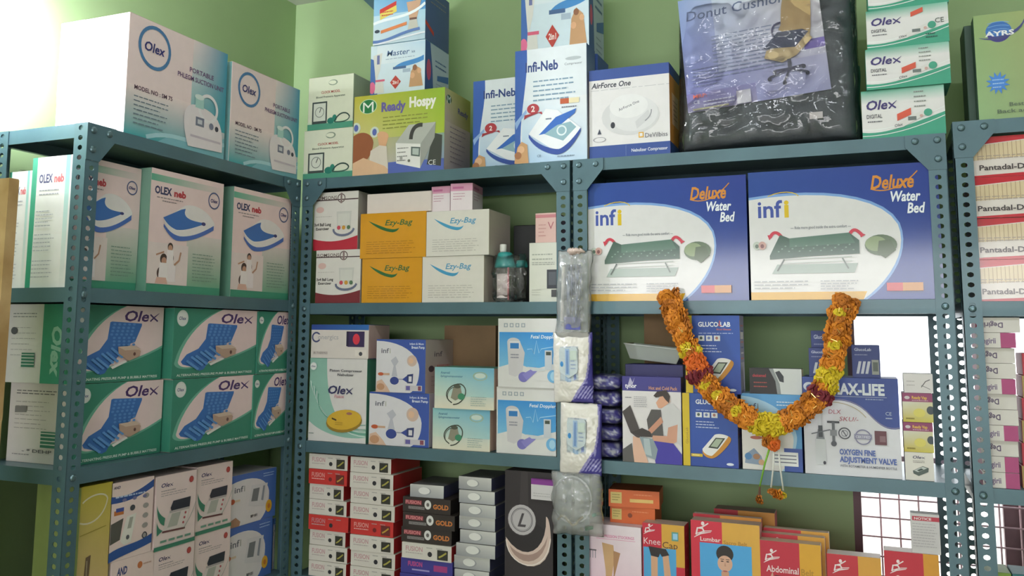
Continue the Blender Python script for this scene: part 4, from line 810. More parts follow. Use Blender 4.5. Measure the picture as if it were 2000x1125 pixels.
def runner(A, x, y, s, c='#f0dfe0'):
    k = A.W / A.H; P = lambda a, b: (x + a * s, y + b * s * k)
    A.ell(x + .52 * s, y + .78 * s * k, .10 * s, .12 * s, c); A.stroke([P(.25, .5), P(.5, .58), P(.85, .82)], .07 * s, c); A.stroke([P(.12, .1), P(.2, .5), P(.5, .5), P(.6, .3)], .1 * s, c); A.stroke([P(.0, -.05), P(.4, .2), P(1.0, .32)], [.03 * s, .1 * s, .03 * s], c); A.stroke([P(.1, .15), P(.6, .35), P(1.05, .4)], .05 * s, c)
def a_knee(A):
    A.rect(0, 0, 1, 1, '#c8263c'); A.rect(.46, 0, 1, 1, '#dba53c'); runner(A, .03, .89, .26); A.rect(.70, .84, .86, .93, '#5f9a8c'); A.rect(.73, .855, .84, .915, '#9ccdea'); A.txt('Knee', .03, .785, .065, '#f0d4d8', .0, 0, .40); A.txt('Cap', .48, .76, .065, '#5a3a24', .0, 0, .36); A.rect(.02, 0, .80, .755, '#4fa4d8'); A.poly([(.14, .765), (.20, .67), (.38, .66), (.42, .70), (.46, .67), (.64, .69), (.56, .75)], '#2c2224'); A.poly([(.20, .67), (.36, .66), (.34, 0), (.20, 0)], '#d8a684'); A.poly([(.48, .67), (.62, .69), (.74, .2), (.56, .2)], '#d8a684'); A.rect(.80, 0, 1, .58, '#c8263c')
def a_kneeside(A): A.rect(0, 0, 1, 1, '#b8243c'); A.lines(.3, .7, .9, 8, .12, '#c85a64', .03)
def a_lumbar(A):
    A.rect(0, 0, 1, 1, '#d42c42'); A.rect(.46, .50, 1, 1, '#dfa944'); A.rect(.46, 0, 1, .50, '#c02a3c'); runner(A, .05, .85, .25); A.txt('Lumbar', .14, .815, .038, '#f2dcdc', .012, 0, .30); A.txt('Sacro Belt', .48, .80, .036, '#b5832e', .01, 0, .34); A.rect(.13, 0, .88, .80, '#4fa6e0'); n0 = len(A.V)
    A.poly([(.22, -.2), (.28, .12), (.42, .18), (.56, .18), (.70, .12), (.76, -.2)], '#2f2c34'); A.rect(.26, -.15, .72, .02, '#2f2c34'); A.poly([(.42, .18), (.56, .18), (.58, .0), (.40, 0)], '#d9a68a'); A.rect(.44, .16, .55, .27, '#cf9a7c'); A.ell(.495, .47, .125, .15, '#2c2420'); A.ell(.495, .36, .108, .145, '#dcac92'); A.poly(bz((.39, .42), (.40, .56), (.60, .56), (.60, .42)) + [(.54, .50), (.44, .50)], '#2c2420')
    for x in (.455, .535): A.ell(x, .385, .022, .011, '#4a3830'); A.rect(x - .026, .405, x + .026, .412, '#3a2a24')
    A.poly([(.495, .385), (.485, .33), (.51, .33)], '#c4917a'); A.ell(.495, .275, .035, .013, '#b5605c')
    for q in range(n0, len(A.V)): A.V[q] = (A.V[q][0], A.V[q][1] * .8 + .337 * A.H, A.V[q][2])
def a_abdo(A): A.rect(0, 0, 1, 1, '#c22a3e'); A.rect(.66, 0, 1, 1, '#dfa52e'); runner(A, .08, .78, .25); A.txt('Abdominal', .12, .685, .065, '#f0dcdc', .01, 0, .52); A.txt('Belt', .68, .68, .065, '#b58426', .01, 0, .2); A.poly([(.14, 0), (.15, .58), (.22, .69), (.30, .4)], '#d0a08c'); A.poly([(.24, 0), (.26, .655), (.66, .65), (.66, 0)], '#4a3038')
def a_flam(A): A.rect(0, 0, 1, 1, '#c4303c'); A.rect(.58, 0, 1, 1, '#dba040'); runner(A, .1, .80, .3)
def a_cerv(A): A.rect(0, 0, 1, 1, '#c42c3c'); A.rect(.72, 0, 1, 1, '#d9982e'); runner(A, .1, .79, .3); A.txt('Cervical', .18, .70, .07, '#f0dcdc', .01, 0, .5)
def a_redor(A): A.rect(0, 0, 1, 1, '#b82434'); A.rect(.4, 0, 1, 1, '#cf8a34'); runner(A, .1, .62, .2)
def a_notice(A): A.rect(0, 0, 1, 1, '#cfcaca'); A.rect(.05, .82, 1, .93, '#b8384a'); A.txt('NOTICE', .12, .845, .06, '#f0e4e4', .02, 0, .6); A.lines(.05, .9, .74, 9, .07, '#a8a2a6', .015, .15)
def a_panta(A):
    A.rect(0, 0, 1, 1, '#e2d8d2'); A.poly([(0, .80), (0, 1), (1, 1), (1, .93)], '#c22a38'); A.poly([(0, .0), (0, .04), (1, .10), (1, 0)], '#c22a38'); A.poly([(0, .42), (0, .78), (1, .91), (1, .5)], '#dcc8a4')
    for i in range(18): A.rect(.03 + i * .055, .42 + i * .003, .038 + i * .055, .78 + i * .008, '#b59a7c')
    A.lines(.08, .9, .52, 2, .06, '#b0a094', .02, .1); A.txt('Pantadal-DSR', .10, .17, .13, '#4a4044', .014, 0, .72)
def a_degi(A, v=0):
    A.rect(0, 0, 1, 1, '#dcd6d0')
    if v == 1: A.rect(.62, 0, 1, 1, '#b04a7c'); A.txt('Degirii', .04, .3, .36, '#7c6a8c', .02, 0, .46)
    elif v == 2: A.rect(0, 0, .14, 1, '#b0345c'); A.txt('Degirii', .62, .66, .34, '#6a5a74', .02, 0, .46, 'l', math.pi)
    else: A.txt('Degirii', .54, .68, .36, '#5a4a68', .02, 0, .48, 'l', math.pi)
def a_green(A, c='#7a9c34'): A.rect(0, 0, 1, 1, c); A.rect(.05, .4, .5, .52, '#5a6a2a'); A.rect(.05, .62, .4, .72, '#c2b87a')
# ------------------------------------------------------------------ cartons on the left rack
e = .0006
ORD = ['topmost', 'second from top', 'third from top', 'fourth from top', 'fifth from top', 'sixth from top', 'seventh from top', 'eighth from top', 'ninth from top', 'tenth from top', 'eleventh from top']
T, S2, S3, S4 = [z + e for z in ZL[:4]]
PW = '#ecd4d2'  # white card of the left rack, pinkish light tinted into its colour
onL('suction_unit_carton', 'large white carton with ring logo whose bare end faces the lamp', 'carton', 246, 442, 62, T, .235, PW, front=a_suction, left=a_suction_end, flap=True)
onL('suction_unit_carton', 'white and teal suction unit carton between the larger one and the cream boxes', 'carton', 449, 588, 147, T, .235, PW, front=a_suction, left=(a_plain, '#7fb4b8'), flap=True)
onL('nebulizer_carton', 'tall white nebulizer carton pressed against the rack end post', 'carton', 139, 286, 316, S2, .138, PW, dx=.044, ymin=1.4, ymax=atX(290, 455, X0 - .012).y - .002, front=a_olexneb, left=a_olexneb_end, right=a_olexneb_side, flap=True)
onL('nebulizer_carton', 'tall white nebulizer carton in the middle of three, with family picture', 'carton', 290, 433, 342, S2, .165, PW, front=a_olexneb, left=a_olexneb_side, right=a_olexneb_side, flap=True)
onL('nebulizer_carton', 'tall white nebulizer carton standing last before the room corner', 'carton', 453, 566, 376, S2, .165, PW, front=a_olexneb, left=a_olexneb_side, right=a_olexneb_side, flap=True)
carton('nebulizer_carton', 'white nebulizer carton standing against the left wall at the rack end', 'carton', (X0 - .190, 1.58, S2), math.pi / 2 , .10, .078, .285, '#d9d6da', left=a_olexneb_end)
carton('paper_bag', 'folded pale green paper packet leaning at the back of the end shelf', 'packet', (X0 - .278, 1.62, S2), math.pi / 2, .10, .012, .30, '#cfe2c0')
carton('manual_carton', 'narrow box with purple printed lines in the dark corner of left rack', 'carton', (X0 - .018, 2.358, S2), math.pi / 2, .018, .14, .26, '#b9b0bc', front=a_lines)
h = .186
for j, (zz, wrd) in enumerate(((S3, 'lower'), (S3 + h + .0012, 'upper'))):
    for i, (l, r, nm) in enumerate(((146, 331, 'at the open rack end'), (335, 492, 'in the middle'), (494, 606, 'next to the corner')) if j == 0 else ((141, 334, 'at the open rack end'), (338, 500, 'in the middle'), (503, 606, 'next to the corner'))):
        onL('mattress_carton', 'green carton with blue bubble mattress picture, %s row, %s' % (wrd, nm), 'carton', l, r, 800, zz, .215, ('#3a8670', '#3a8670', '#cfc8c0'), dx=.044 if i == 0 else .012 + .004 * (i % 2), ymin=1.4, ymax=(atX(336.5, 800 if j == 0 else 680, X0 - .012).y - .003) if i == 0 else 2.37, h=h, front=a_mattress, left=(a_matt_endB if j == 0 else a_matt_endA) if i == 0 else None)
onL('blood_pressure_carton', 'tall mustard yellow carton with mercury gauge picture', 'carton', 150, 211, 948, S4, .14, ('#cbb45a', '#b4c07c', '#b8a83a'), front=a_mercury)
z = onL('monitor_carton', 'lower white carton with orange dot under the blue-banded one', 'carton', 215, 297, 1088, S4, .12, PW, front=a_andB)
onL('monitor_carton', 'white monitor carton with curved navy bands and arm picture', 'carton', 215, 297, 938, z, .12, PW, front=a_andA)
for l, r, nm, dx in ((303, 381, 'beside the navy-banded carton', .012), (383, 452, 'beside the blue-framed cartons', .02)):
    z = onL('monitor_carton', 'lower white carton with keypad monitor and green leaf marks, %s' % nm, 'carton', l - 5, r - 5, 1068 if l < 350 else 1038, S4, .12, PW, dx=dx, front=a_olexbp)
    onL('monitor_carton', 'upper white carton with keypad monitor and green leaf marks, %s' % nm, 'carton', l, r, 925 if l < 350 else 907, z, .12, PW, dx=dx, front=a_olexbp, flap=True)
z = onL('monitor_carton', 'lower blue-framed monitor carton with yellow seal near the corner', 'carton', 442, 530, 1022, S4, .12, ('#4668b0', '#4668b0', '#c9c4c8'), dx=.03, front=a_infibp)
onL('monitor_carton', 'upper blue-framed monitor carton with yellow seal near the corner', 'carton', 450, 538, 922, z, .12, ('#4668b0', '#4668b0', '#c9c4c8'), dx=.03, front=a_infibp, flap=True)
onL('monitor_carton', 'dim monitor carton without visible seal wedged at the room corner', 'carton', 533, 592, 1004, S4, .12, ('#c9bfc0', '#4668b0', '#c9c4c8'), dx=.05, front=a_infibp)

# ------------------------------------------------------------------ top of the back racks
T, S2, S3, S4 = [z + e for z in ZB[:4]]
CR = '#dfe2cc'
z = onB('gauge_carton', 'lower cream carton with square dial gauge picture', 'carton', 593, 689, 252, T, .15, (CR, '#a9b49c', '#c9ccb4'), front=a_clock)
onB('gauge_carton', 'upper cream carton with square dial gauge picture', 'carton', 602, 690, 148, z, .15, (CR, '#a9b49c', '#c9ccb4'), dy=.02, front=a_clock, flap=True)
z = onB('massager_carton', 'yellow-green carton with grey machine picture and drop pattern', 'carton', 691, 868, 180, T, .19, ('#b0b43a', '#c2b890', '#b0b43a'), front=a_hospy, right=a_hospy_side)
z = onB('vaporizer_carton', 'pale blue vaporizer carton resting on the yellow-green one', 'carton', 724, 830, 84, z, .17, ('#cfe0e8', '#b7c6d6', '#cfe0e8'), dy=.025, front=a_masterB, right=a_masterBs)
onB('vaporizer_carton', 'blue vaporizer carton with orange strip stacked above a pale one', 'carton', 730, 831, -22, z, .17, ('#8fc0dc', '#4a5f96', '#8fc0dc'), dy=.02, front=a_masterA, right=a_masterS)
onB('compressor_carton', 'blue-edged nebulizer carton standing behind its twin', 'carton', 924, 1062, 152, T, .10, ('#dfe6ea', '#2f5cae', '#dfe6ea'), dy=.095, front=a_infineb)
z0 = onB('compressor_carton', 'plain blue carton tucked behind the nebulizer cartons', 'carton', 1075, 1168, 110, T, .12, '#31539c', dy=.105)
onB('compressor_carton', 'white and blue nebulizer carton in front of its twin, open lid picture', 'carton', 1006, 1146, 92, T, .085, ('#dfe6ea', '#c9ced8', '#dfe6ea'), dy=.004, front=a_infineb, right=a_infineb_side)
onB('vaporizer_carton', 'pale blue vaporizer carton resting on the blue nebulizer cartons', 'carton', 1018, 1150, -60, z0, .16, ('#cfe0e8', '#b7c6d6', '#cfe0e8'), dy=.08, front=a_masterB, right=a_masterBs)
onB('compressor_carton', 'white carton with blue bands and orange side, round compressor picture', 'carton', 1151, 1308, 130, T, .15, ('#e3e0df', '#cf8a3a', '#2b4a92'), dy=.014, front=a_airforce, right=a_airside)
T0 = T
GW = ('#e2e0de', '#3a9c7e', '#4f9d88'); z = T
for i, (l, r, t) in enumerate(((1683, 1846, 172), (1691, 1856, 89), (1692, 1853, 13), (1694, 1852, -58))):
    z = onB('thermometer_box', 'flat white and green thermometer box, %s of the stack of four' % ('bottom', 'second from bottom', 'third from bottom', 'topmost')[i], 'box', l, r, t, z, .13, GW, dy=(.012, .004, .006, .008)[i], yaw=(.0, .01, -.01, .02)[i], front=(a_digital, 0 if i < 2 else 1))
TD = ZD[0] + e
onB('pillow_box', 'olive green box with blue globe emblem and starburst', 'box', 1906, 2060, 22, TD, .05, ('#93a86c', '#3f5a44', '#7f9a64'), front=a_ayrs)
onB('pillow_box', 'dark green box edge behind the olive box', 'box', 1887, 2040, 42, TD, .10, ('#3f5a4c', '#34503f', '#4f6a54'), dy=.07)

# ------------------------------------------------------------------ back rack, left bay, second level
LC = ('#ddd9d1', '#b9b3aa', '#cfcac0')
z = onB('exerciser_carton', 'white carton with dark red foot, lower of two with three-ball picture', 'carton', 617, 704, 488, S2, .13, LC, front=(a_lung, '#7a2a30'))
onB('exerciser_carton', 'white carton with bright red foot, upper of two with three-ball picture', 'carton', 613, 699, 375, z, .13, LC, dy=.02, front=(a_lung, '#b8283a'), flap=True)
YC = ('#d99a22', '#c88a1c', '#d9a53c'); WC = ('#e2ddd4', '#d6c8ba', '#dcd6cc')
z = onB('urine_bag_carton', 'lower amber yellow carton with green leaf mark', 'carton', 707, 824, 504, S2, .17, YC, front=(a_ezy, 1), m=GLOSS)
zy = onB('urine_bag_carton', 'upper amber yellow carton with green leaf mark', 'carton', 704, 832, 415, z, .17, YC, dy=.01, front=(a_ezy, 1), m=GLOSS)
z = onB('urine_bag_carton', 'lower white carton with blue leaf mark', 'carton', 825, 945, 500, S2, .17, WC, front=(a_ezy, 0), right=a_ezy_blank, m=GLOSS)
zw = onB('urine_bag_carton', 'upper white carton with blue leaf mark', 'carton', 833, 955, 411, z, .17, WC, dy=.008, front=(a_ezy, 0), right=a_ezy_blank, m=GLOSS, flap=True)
onB('plain_box', 'plain off-white box with rounded ends lying on the yellow cartons', 'box', 717, 842, 376, zy, .12, '#e0d4cc', dy=.02, flap=True)
PK = ('#e9dde0', '#d9b4c4', '#d79ab4')
onB('pink_box', 'narrow white and pink box beside the plain off-white box', 'box', 843, 879, 364, zw + .001, .08, PK, dy=.03, front=a_pink)
onB('pink_box', 'wider white and pink box at the edge of the white carton', 'box', 881, 922, 358, zw + .001, .10, PK, dy=.022, yaw=.10, front=a_pink, right=a_pink)
z = onB('meter_carton', 'white carton with black meter picture beside the hanging packs', 'carton', 1034, 1088, 474, S2, .12, '#d9d9cc', dy=.02, front=a_meter)
onB('pink_box', 'salmon pink carton standing on the white meter carton', 'box', 1046, 1086, 416, z, .09, '#dbb5ac', dy=.03, front=a_pinkbox)
onB('black_box', 'small black box deep in the shade behind the clear bottle', 'box', 1003, 1050, 440, S2, .05, '#1d1f20', dy=.20)

# ------------------------------------------------------------------ back rack, left bay, third level
z = onB('nebulizer_carton', 'white carton with yellow oval device and green curves', 'carton', 604, 716, 700, S3, .13, ('#dcd8d4', '#4a8a72', '#cfd4cc'), front=a_piston)
onB('thermometer_carton', 'white and blue carton with glowing red dot picture', 'carton', 608, 720, 634, z, .13, ('#ddd4cc', '#d6b9b4', '#2f4f9c'), dy=.01, front=a_cbox)
z = onB('breast_pump_carton', 'lower white and blue breast pump carton with suction funnel picture', 'carton', 721, 838, 767, S3, .13, ('#dcd9dc', '#c9c4d4', '#cfc9c0'), front=a_pump)
onB('breast_pump_carton', 'upper white and blue breast pump carton with suction funnel picture', 'carton', 735, 831, 663, z, .19, ('#dcd9dc', '#cdbcb8', '#cfc9c0'), dy=.008, front=a_pump, right=a_pump_side, flap=True)
z = onB('gauge_carton', 'lower sky blue carton with coiled hand pump picture', 'carton', 845, 957, 799, S3, .13, ('#a9d0d0', '#d9b9a9', '#9fc8c4'), front=a_bpcyan)
onB('gauge_carton', 'upper sky blue carton with coiled hand pump picture', 'carton', 849, 965, 718, z, .13, ('#a9d0d0', '#d9b9a9', '#5fa08c'), dy=.006, front=a_bpcyan, flap=True)
z = onB('doppler_carton', 'lower white and blue carton with handheld monitor and violet probe', 'carton', 970, 1086, 757, S3, .13, '#dedcd9', front=a_doppler)
onB('doppler_carton', 'upper white and blue carton with handheld monitor and violet probe', 'carton', 973, 1088, 622, z, .13, '#dedcd9', dy=.006, front=a_doppler)
def kraft(label, l, r, t, base, d, dy):
    Y = Y0 + dy; p = atY((l + r) / 2, t, Y); a = atY(l, t + 30, Y); c = atY(r, t + 30, Y); w, h = c.x - a.x, p.z - base
    o = MB().box(-w/2, 0, 0, w/2, d, h).build('brown_carton', KRAFT, None, ((a.x + c.x) / 2, Y, base)); tag(o, label, 'carton')
    tp = mat('parcel_tape', '#b49a6c', .3, 0, .3, .1, 20)
    MB().box(-w/2 + .002, d/2 - .025, h + .0002, w/2 - .002, d/2 + .025, h + .0008).build('packing_tape', tp, o)
    for s in (-1, 1): MB().box(-w/2, d/2 - s * .002 if s < 0 else .0, h, w/2, d if s < 0 else d/2 - .002, h + .0002).build('lid_flap', KRAFT, o)
kraft('brown cardboard carton in the shade behind the sky blue cartons', 868, 968, 636, S3, .10, .20)
kraft('brown cardboard carton behind the garland beside the meter box', 1258, 1352, 612, S3, .12, .19)

# ------------------------------------------------------------------ back rack, left bay, bottom level in view
FB = ('#d8d2c8', '#b02a2c', '#c8c0b4'); FR = ('#c8342e', '#b02a2c', '#b02a2c')
hb = .0443
for i in range(8):
    k = (0, 0, 0, 3, 0, 0, 1, 0)[i]
    onB('stethoscope_box', 'slim red box in the column beside the rack post' if k == 1 else 'slim white box with red sides, %s in the column beside the rack post' % ORD[7 - i], 'box', 603 + (i % 3), (676, 678, 675, 680, 677, 671, 678, 679)[i], 0, S4 + i * (hb + .0008), .17, FR if k == 1 else FB, dy=.012 + .003 * (i % 3), h=hb, yaw=(.0, .012, -.01, .006)[i % 4], front=(a_fusion, k), group=None if k == 1 else 'slim white boxes, first column')
for i in range(8):
    k = 1 if i == 3 else 0
    onB('stethoscope_box', 'slim red box in the column next to the black and gold boxes' if k == 1 else 'slim white box with red sides, %s in the column beside the black boxes' % ORD[7 - i], 'box', 684 + (i % 2), (770, 772, 769, 768, 771, 769, 768, 764, 764)[i] , 0, S4 + i * (.0443 + .0008), .19, FR if k == 1 else FB, dy=.010 + .003 * (i % 2), h=.0443, yaw=(.0, -.008, .01, .004)[i % 4], front=(a_fusion, k), group=None if k == 1 else 'slim white boxes, second column')
z = S4; B3 = ('#332a26', '#2a2422', '#3f3632')
for i, (c, fn, lab, l, r, hh) in enumerate(((('#3f3a8c',) * 3, a_blue, 'slim violet blue box, the lower of two beneath the white one', 781, 882, .042), (('#3f3a8c',) * 3, a_blue, 'slim violet blue box, the upper of two beneath the white one', 783, 884, .042), (FB, (a_fusion, 0), 'slim white box under the three black and gold boxes', 785, 882, .044),
        (B3, a_gold, 'black box with orange lettering, lowest of three', 784, 882, .042), (B3, a_gold, 'black box with orange lettering, middle of three', 787, 888, .042), (B3, a_gold, 'black box with orange lettering, topmost of three', 787, 880, .042))):
    z = onB('stethoscope_box', lab, 'box', l, r, 0, z, .16, c, dy=.012 + .004 * (i % 2), h=hh, front=fn)
SV = ('#bcbabc', '#55547c', '#8a8888')
onB('stethoscope_box', 'silver box with white oval lying on the black boxes', 'box', 802, 866, 0, z, .16, SV, dy=.02, yaw=.05, h=.036, front=a_silver, m=FOIL)
for i in range(9):
    onB('stethoscope_box', 'silver box with white oval, %s in the column beside the tall black box' % ORD[8 - i], 'box', (887, 888, 887, 891, 899, 897, 898, 897, 896)[i], (953, 955, 957, 967, 968, 967, 968, 966, 960)[i], 0, S4 + i * .0364, .15, SV, dy=.01 + .004 * (i % 3), yaw=(.0, .02, -.01)[i % 3], h=.0352, front=a_silver, m=FOIL, group='silver boxes in one column')
onB('stethoscope_carton', 'tall black carton with big steel chest piece picture', 'carton', 986, 1080, 921, S4, .10, ('#2e2629', '#2e2629', '#5a5654'), dy=.012, front=a_steth)
onB('tag_card', 'small white and purple card box leaning before the black carton', 'card', 1037, 1082, 936, atY(1060, 977, Y0).z, .008, ('#d4d0d0', '#d4d0d0', '#8a3a94'), dy=.002, yaw=-.05, front=a_tag, group=None)

# ------------------------------------------------------------------ back rack, garland bay
WBc = ('#3a55a4', '#33509c', '#3a55a4')
onB('water_bed_carton', 'wide blue and white bed carton beside the hanging packs', 'carton', 1149, 1460, 350, S2, .16, WBc, dy=.014, front=a_waterbed, m=GLOSS)
onB('water_bed_carton', 'wide blue and white bed carton beside the medicine box rack', 'carton', 1464, 1838, 326, S2, .16, WBc, dy=.004, front=a_waterbed, m=GLOSS)
z = onB('pouch_carton', 'dark blue box lying behind the knee pack picture carton', 'carton', 1222, 1336, 712, S3, .10, '#2f2c62', dy=.06)
onB('gel_pack_carton', 'white and purple carton picturing a seated man with laptop', 'carton', 1216, 1331, 736, S3, .045, ('#dfd9d8', '#3f3a84', '#3f3a84'), dy=.006, front=a_tynor)
z = onB('glucose_meter_carton', 'lower blue carton with yellow side and white meter picture', 'carton', 1334, 1441, 769, S3, .075, ('#2f52a4', '#d6b824', '#2f52a4'), dy=.008, front=a_gluco2, left=a_yellow, right=a_gluside)
onB('glucose_meter_carton', 'upper blue carton with yellow side and white meter picture', 'carton', 1339, 1446, 616, z, .075, ('#2f52a4', '#d6b824', '#2f52a4'), dy=.010, front=a_gluco2, left=a_yellow, right=a_gluside)
z = onB('device_carton', 'pale blue and white carton behind the garland tassel', 'carton', 1449, 1566, 770, S3, .10, ('#a9cde4', '#3f58a4', '#a9cde4'), dy=.014, front=a_infic)
onB('oximeter_box', 'black and silver box lying on the pale blue carton', 'box', 1464, 1566, 720, z, .06, ('#d0d2cf', '#d0d2cf', '#77787a'), dy=.018, front=a_oxiblack)
zm = onB('regulator_carton', 'white and navy oxygen valve carton with red handwriting', 'carton', 1570, 1758, 738, S3, .13, ('#dcdae0', '#3d4f96', '#3d4f96'), dy=.008, front=a_maxlife)
onB('test_strip_box', 'taller navy test strip box standing behind its shorter twin', 'box', 1585, 1640, 646, zm, .05, ('#37437e', '#d6b824', '#37437e'), dy=.06, front=a_strips, left=a_yellow)
onB('test_strip_box', 'shorter navy test strip box standing in front of its taller twin', 'box', 1580, 1632, 680, zm, .04, ('#37437e', '#d6b824', '#37437e'), dy=.012, front=a_strips, left=a_yellow)
onB('test_strip_box', 'navy test strip box standing against the bright window', 'box', 1664, 1719, 674, zm, .05, ('#37437e', '#c8ae3a', '#37437e'), dy=.02, front=a_strips, left=a_yellow)
z = onB('oximeter_box', 'white box with small grey oximeter picture under the maroon boxes', 'box', 1768, 1824, 884, S3, .08, '#e2dcd4', dy=.010, front=a_olexoxi)
z = onB('vapor_box', 'yellow and maroon box, the lower of two', 'box', 1765, 1823, 825, z, .08, ('#c9b43a', '#93456a', '#93456a'), dy=.012, front=a_yellowmar)
z = onB('vapor_box', 'yellow and maroon box, the upper of two', 'box', 1763, 1822, 768, z, .08, ('#c9b43a', '#93456a', '#93456a'), dy=.010, front=a_yellowmar)
onB('small_box', 'small white box on top of the maroon boxes', 'box', 1765, 1822, 730, z, .07, '#dcd6d4', dy=.012, front=a_small1)

# bottom level: support belts
RB = lambda c='#c8263c': (c, c, '#b9a090')
z0 = S4
z = onB('stocking_box', 'pale pink box with leg picture', 'box', 1141, 1253, 1026, S4, .10, ('#ecd6e0', '#ecd6e0', '#ddc8ce'), dy=.012, front=a_stocking)
z = onB('orange_box', 'orange box with cream label, the lower of two', 'box', 1192, 1279, 991, z, .09, ('#d9672e', '#cf5f2a', '#a85a34'), dy=.05, yaw=.02, front=(a_orange, 1), left=a_cream)
onB('orange_box', 'orange box with cream label, the upper of two', 'box', 1190, 1287, 958, z, .11, ('#d9672e', '#cf5f2a', '#a85a34'), dy=.045, yaw=.12, front=(a_orange, 0), left=a_cream)
onB('knee_cap_box', 'red and yellow box with leg picture beside the pink box', 'box', 1256, 1338, 1024, S4, .06, RB(), dy=.010, front=a_knee, right=a_kneeside)
onB('belt_box', 'red and yellow box with portrait on blue panel', 'box', 1351, 1486, 1021, S4, .05, ('#d42c42', '#d9a0a0', '#b9a090'), dy=.006, front=a_lumbar)
onB('belt_box', 'red and orange box standing behind the portrait box', 'box', 1397, 1516, 998, S4, .06, RB('#b82434'), dy=.118, front=a_redor)
onB('belt_box', 'red and orange box flat against the back of the portrait box', 'box', 1356, 1490, 1008, S4, .022, RB('#b82434'), dy=.058, front=a_redor)
onB('belt_box', 'red and yellow belt box in front of its two twins, dark belt picture', 'box', 1484, 1606, 1060, S4, .04, ('#c22a3e', '#e0b4a8', '#cdb49a'), dy=.006, front=a_abdo)
onB('belt_box', 'red and yellow belt box right behind the dark belt picture box', 'box', 1490, 1614, 1046, S4, .03, ('#c22a3e', '#e0b4a8', '#d9c0a8'), dy=.049, front=a_flam)
onB('belt_box', 'red and yellow belt box deepest of the three by the wall', 'box', 1494, 1622, 1036, S4, .03, ('#c22a3e', '#dba040', '#d9c0a8'), dy=.082, front=a_flam)
onB('belt_box', 'short red and orange box under the window grille', 'box', 1618, 1724, 1086, S4, .05, ('#c4303c', '#e0b4a8', '#e0d0c8'), dy=.012, front=a_flam)
zc = onB('belt_box', 'red and orange collar box below the notice box', 'box', 1731, 1838, 1080, S4, .05, ('#c42c3c', '#e0b4a8', '#e0d0c8'), dy=.010, front=a_cerv)
onB('notice_box', 'grey-white box with red heading strip by the post', 'box', 1780, 1836, 1004, zc, .035, '#cfcaca', dy=.012, front=a_notice)

# ------------------------------------------------------------------ rack D
D2, D3, D4 = [z + e for z in ZD[1:4]]
h4 = (CZ + .512 - .06 - D2 - .0) / 4
for i in range(4):
    onB('medicine_box', 'white carton with red stripe and beige bars, %s of four' % ('lowest', 'second from bottom', 'third from bottom', 'topmost')[i], 'carton', (1903, 1898, 1893, 1896)[i], 2052, 0, D2 + i * .0975, .13, ('#e2d8d2', '#c22a38', '#d6ccc4'), dy=.014 + .003 * (i % 2), h=.0965, front=a_panta, m=GLOSS)
hd = .0342
for i in range(11):
    v = (1, 1, 0, 1, 0, 0, 1, 0, 0, 1, 2)[i]
    onB('tablet_box', ('thin white box with plum end, %s in the tall stack' if v else 'thin white box with upside-down lettering, %s in the tall stack') % ORD[10 - i], 'box', (1920, 1919, 1916, 1916, 1914, 1911, 1912, 1908, 1907, 1906, 1905)[i], (1992, 1990, 1989, 1989, 1989, 1986, 1984, 1984, 1982, 1984, 1992)[i], 0, D3 + i * .0350, .10, ('#dcd6d0', '#b0345c', '#cfc6c2'), dy=.010 + .004 * (i % 3), h=hd, front=(a_degi, v), group='thin boxes with plum ends' if v else 'thin boxes with plain faces')
z = D3
for i in range(6):
    z = onB('tablet_box', 'red-ended box beside the thin white boxes, %s in its stack' % ORD[5 - i], 'box', 1997, 2070, 0, z, .10, ('#c2a070', '#c03444', '#c03444'), dy=.03, h=.05, front=(a_plain, '#c23848' if i % 2 else '#b59a5c'), group='red-ended boxes')
for i in range(6):
    c = ('#7a9c34', '#6f9436', '#7a9c34', '#7fa08c', '#6f8c38', '#7a9a3a')[i]
    onB('green_box', 'small %s box, %s in its stack' % ('grey-green' if i == 3 else 'leaf green', ('lowest', 'second from bottom', 'third from bottom', 'fourth from bottom', 'fifth from bottom', 'topmost')[i]), 'box', 1926, 1976, 0, D4 + i * .0352, .09, (c, '#cfd6c4', c), dy=.014, h=.0345, front=(a_green, c))
for i in range(6):
    c = ('#7a9c34', '#6f9436', '#6f9436', '#7a9c34', '#2a6a6e', '#2a6a6e')[i]
    onB('green_box', ('dark teal box, %s of two' % ('lower', 'upper')[i - 4]) if i > 3 else 'leaf green box below the dark teal boxes, %s of four' % ORD[3 - i], 'box', 1979, 2060, 0, D4 + i * .0352, .09, c, dy=.016, h=.0345, front=(a_plain, c), group=None if i > 3 else 'leaf green boxes below the teal ones')
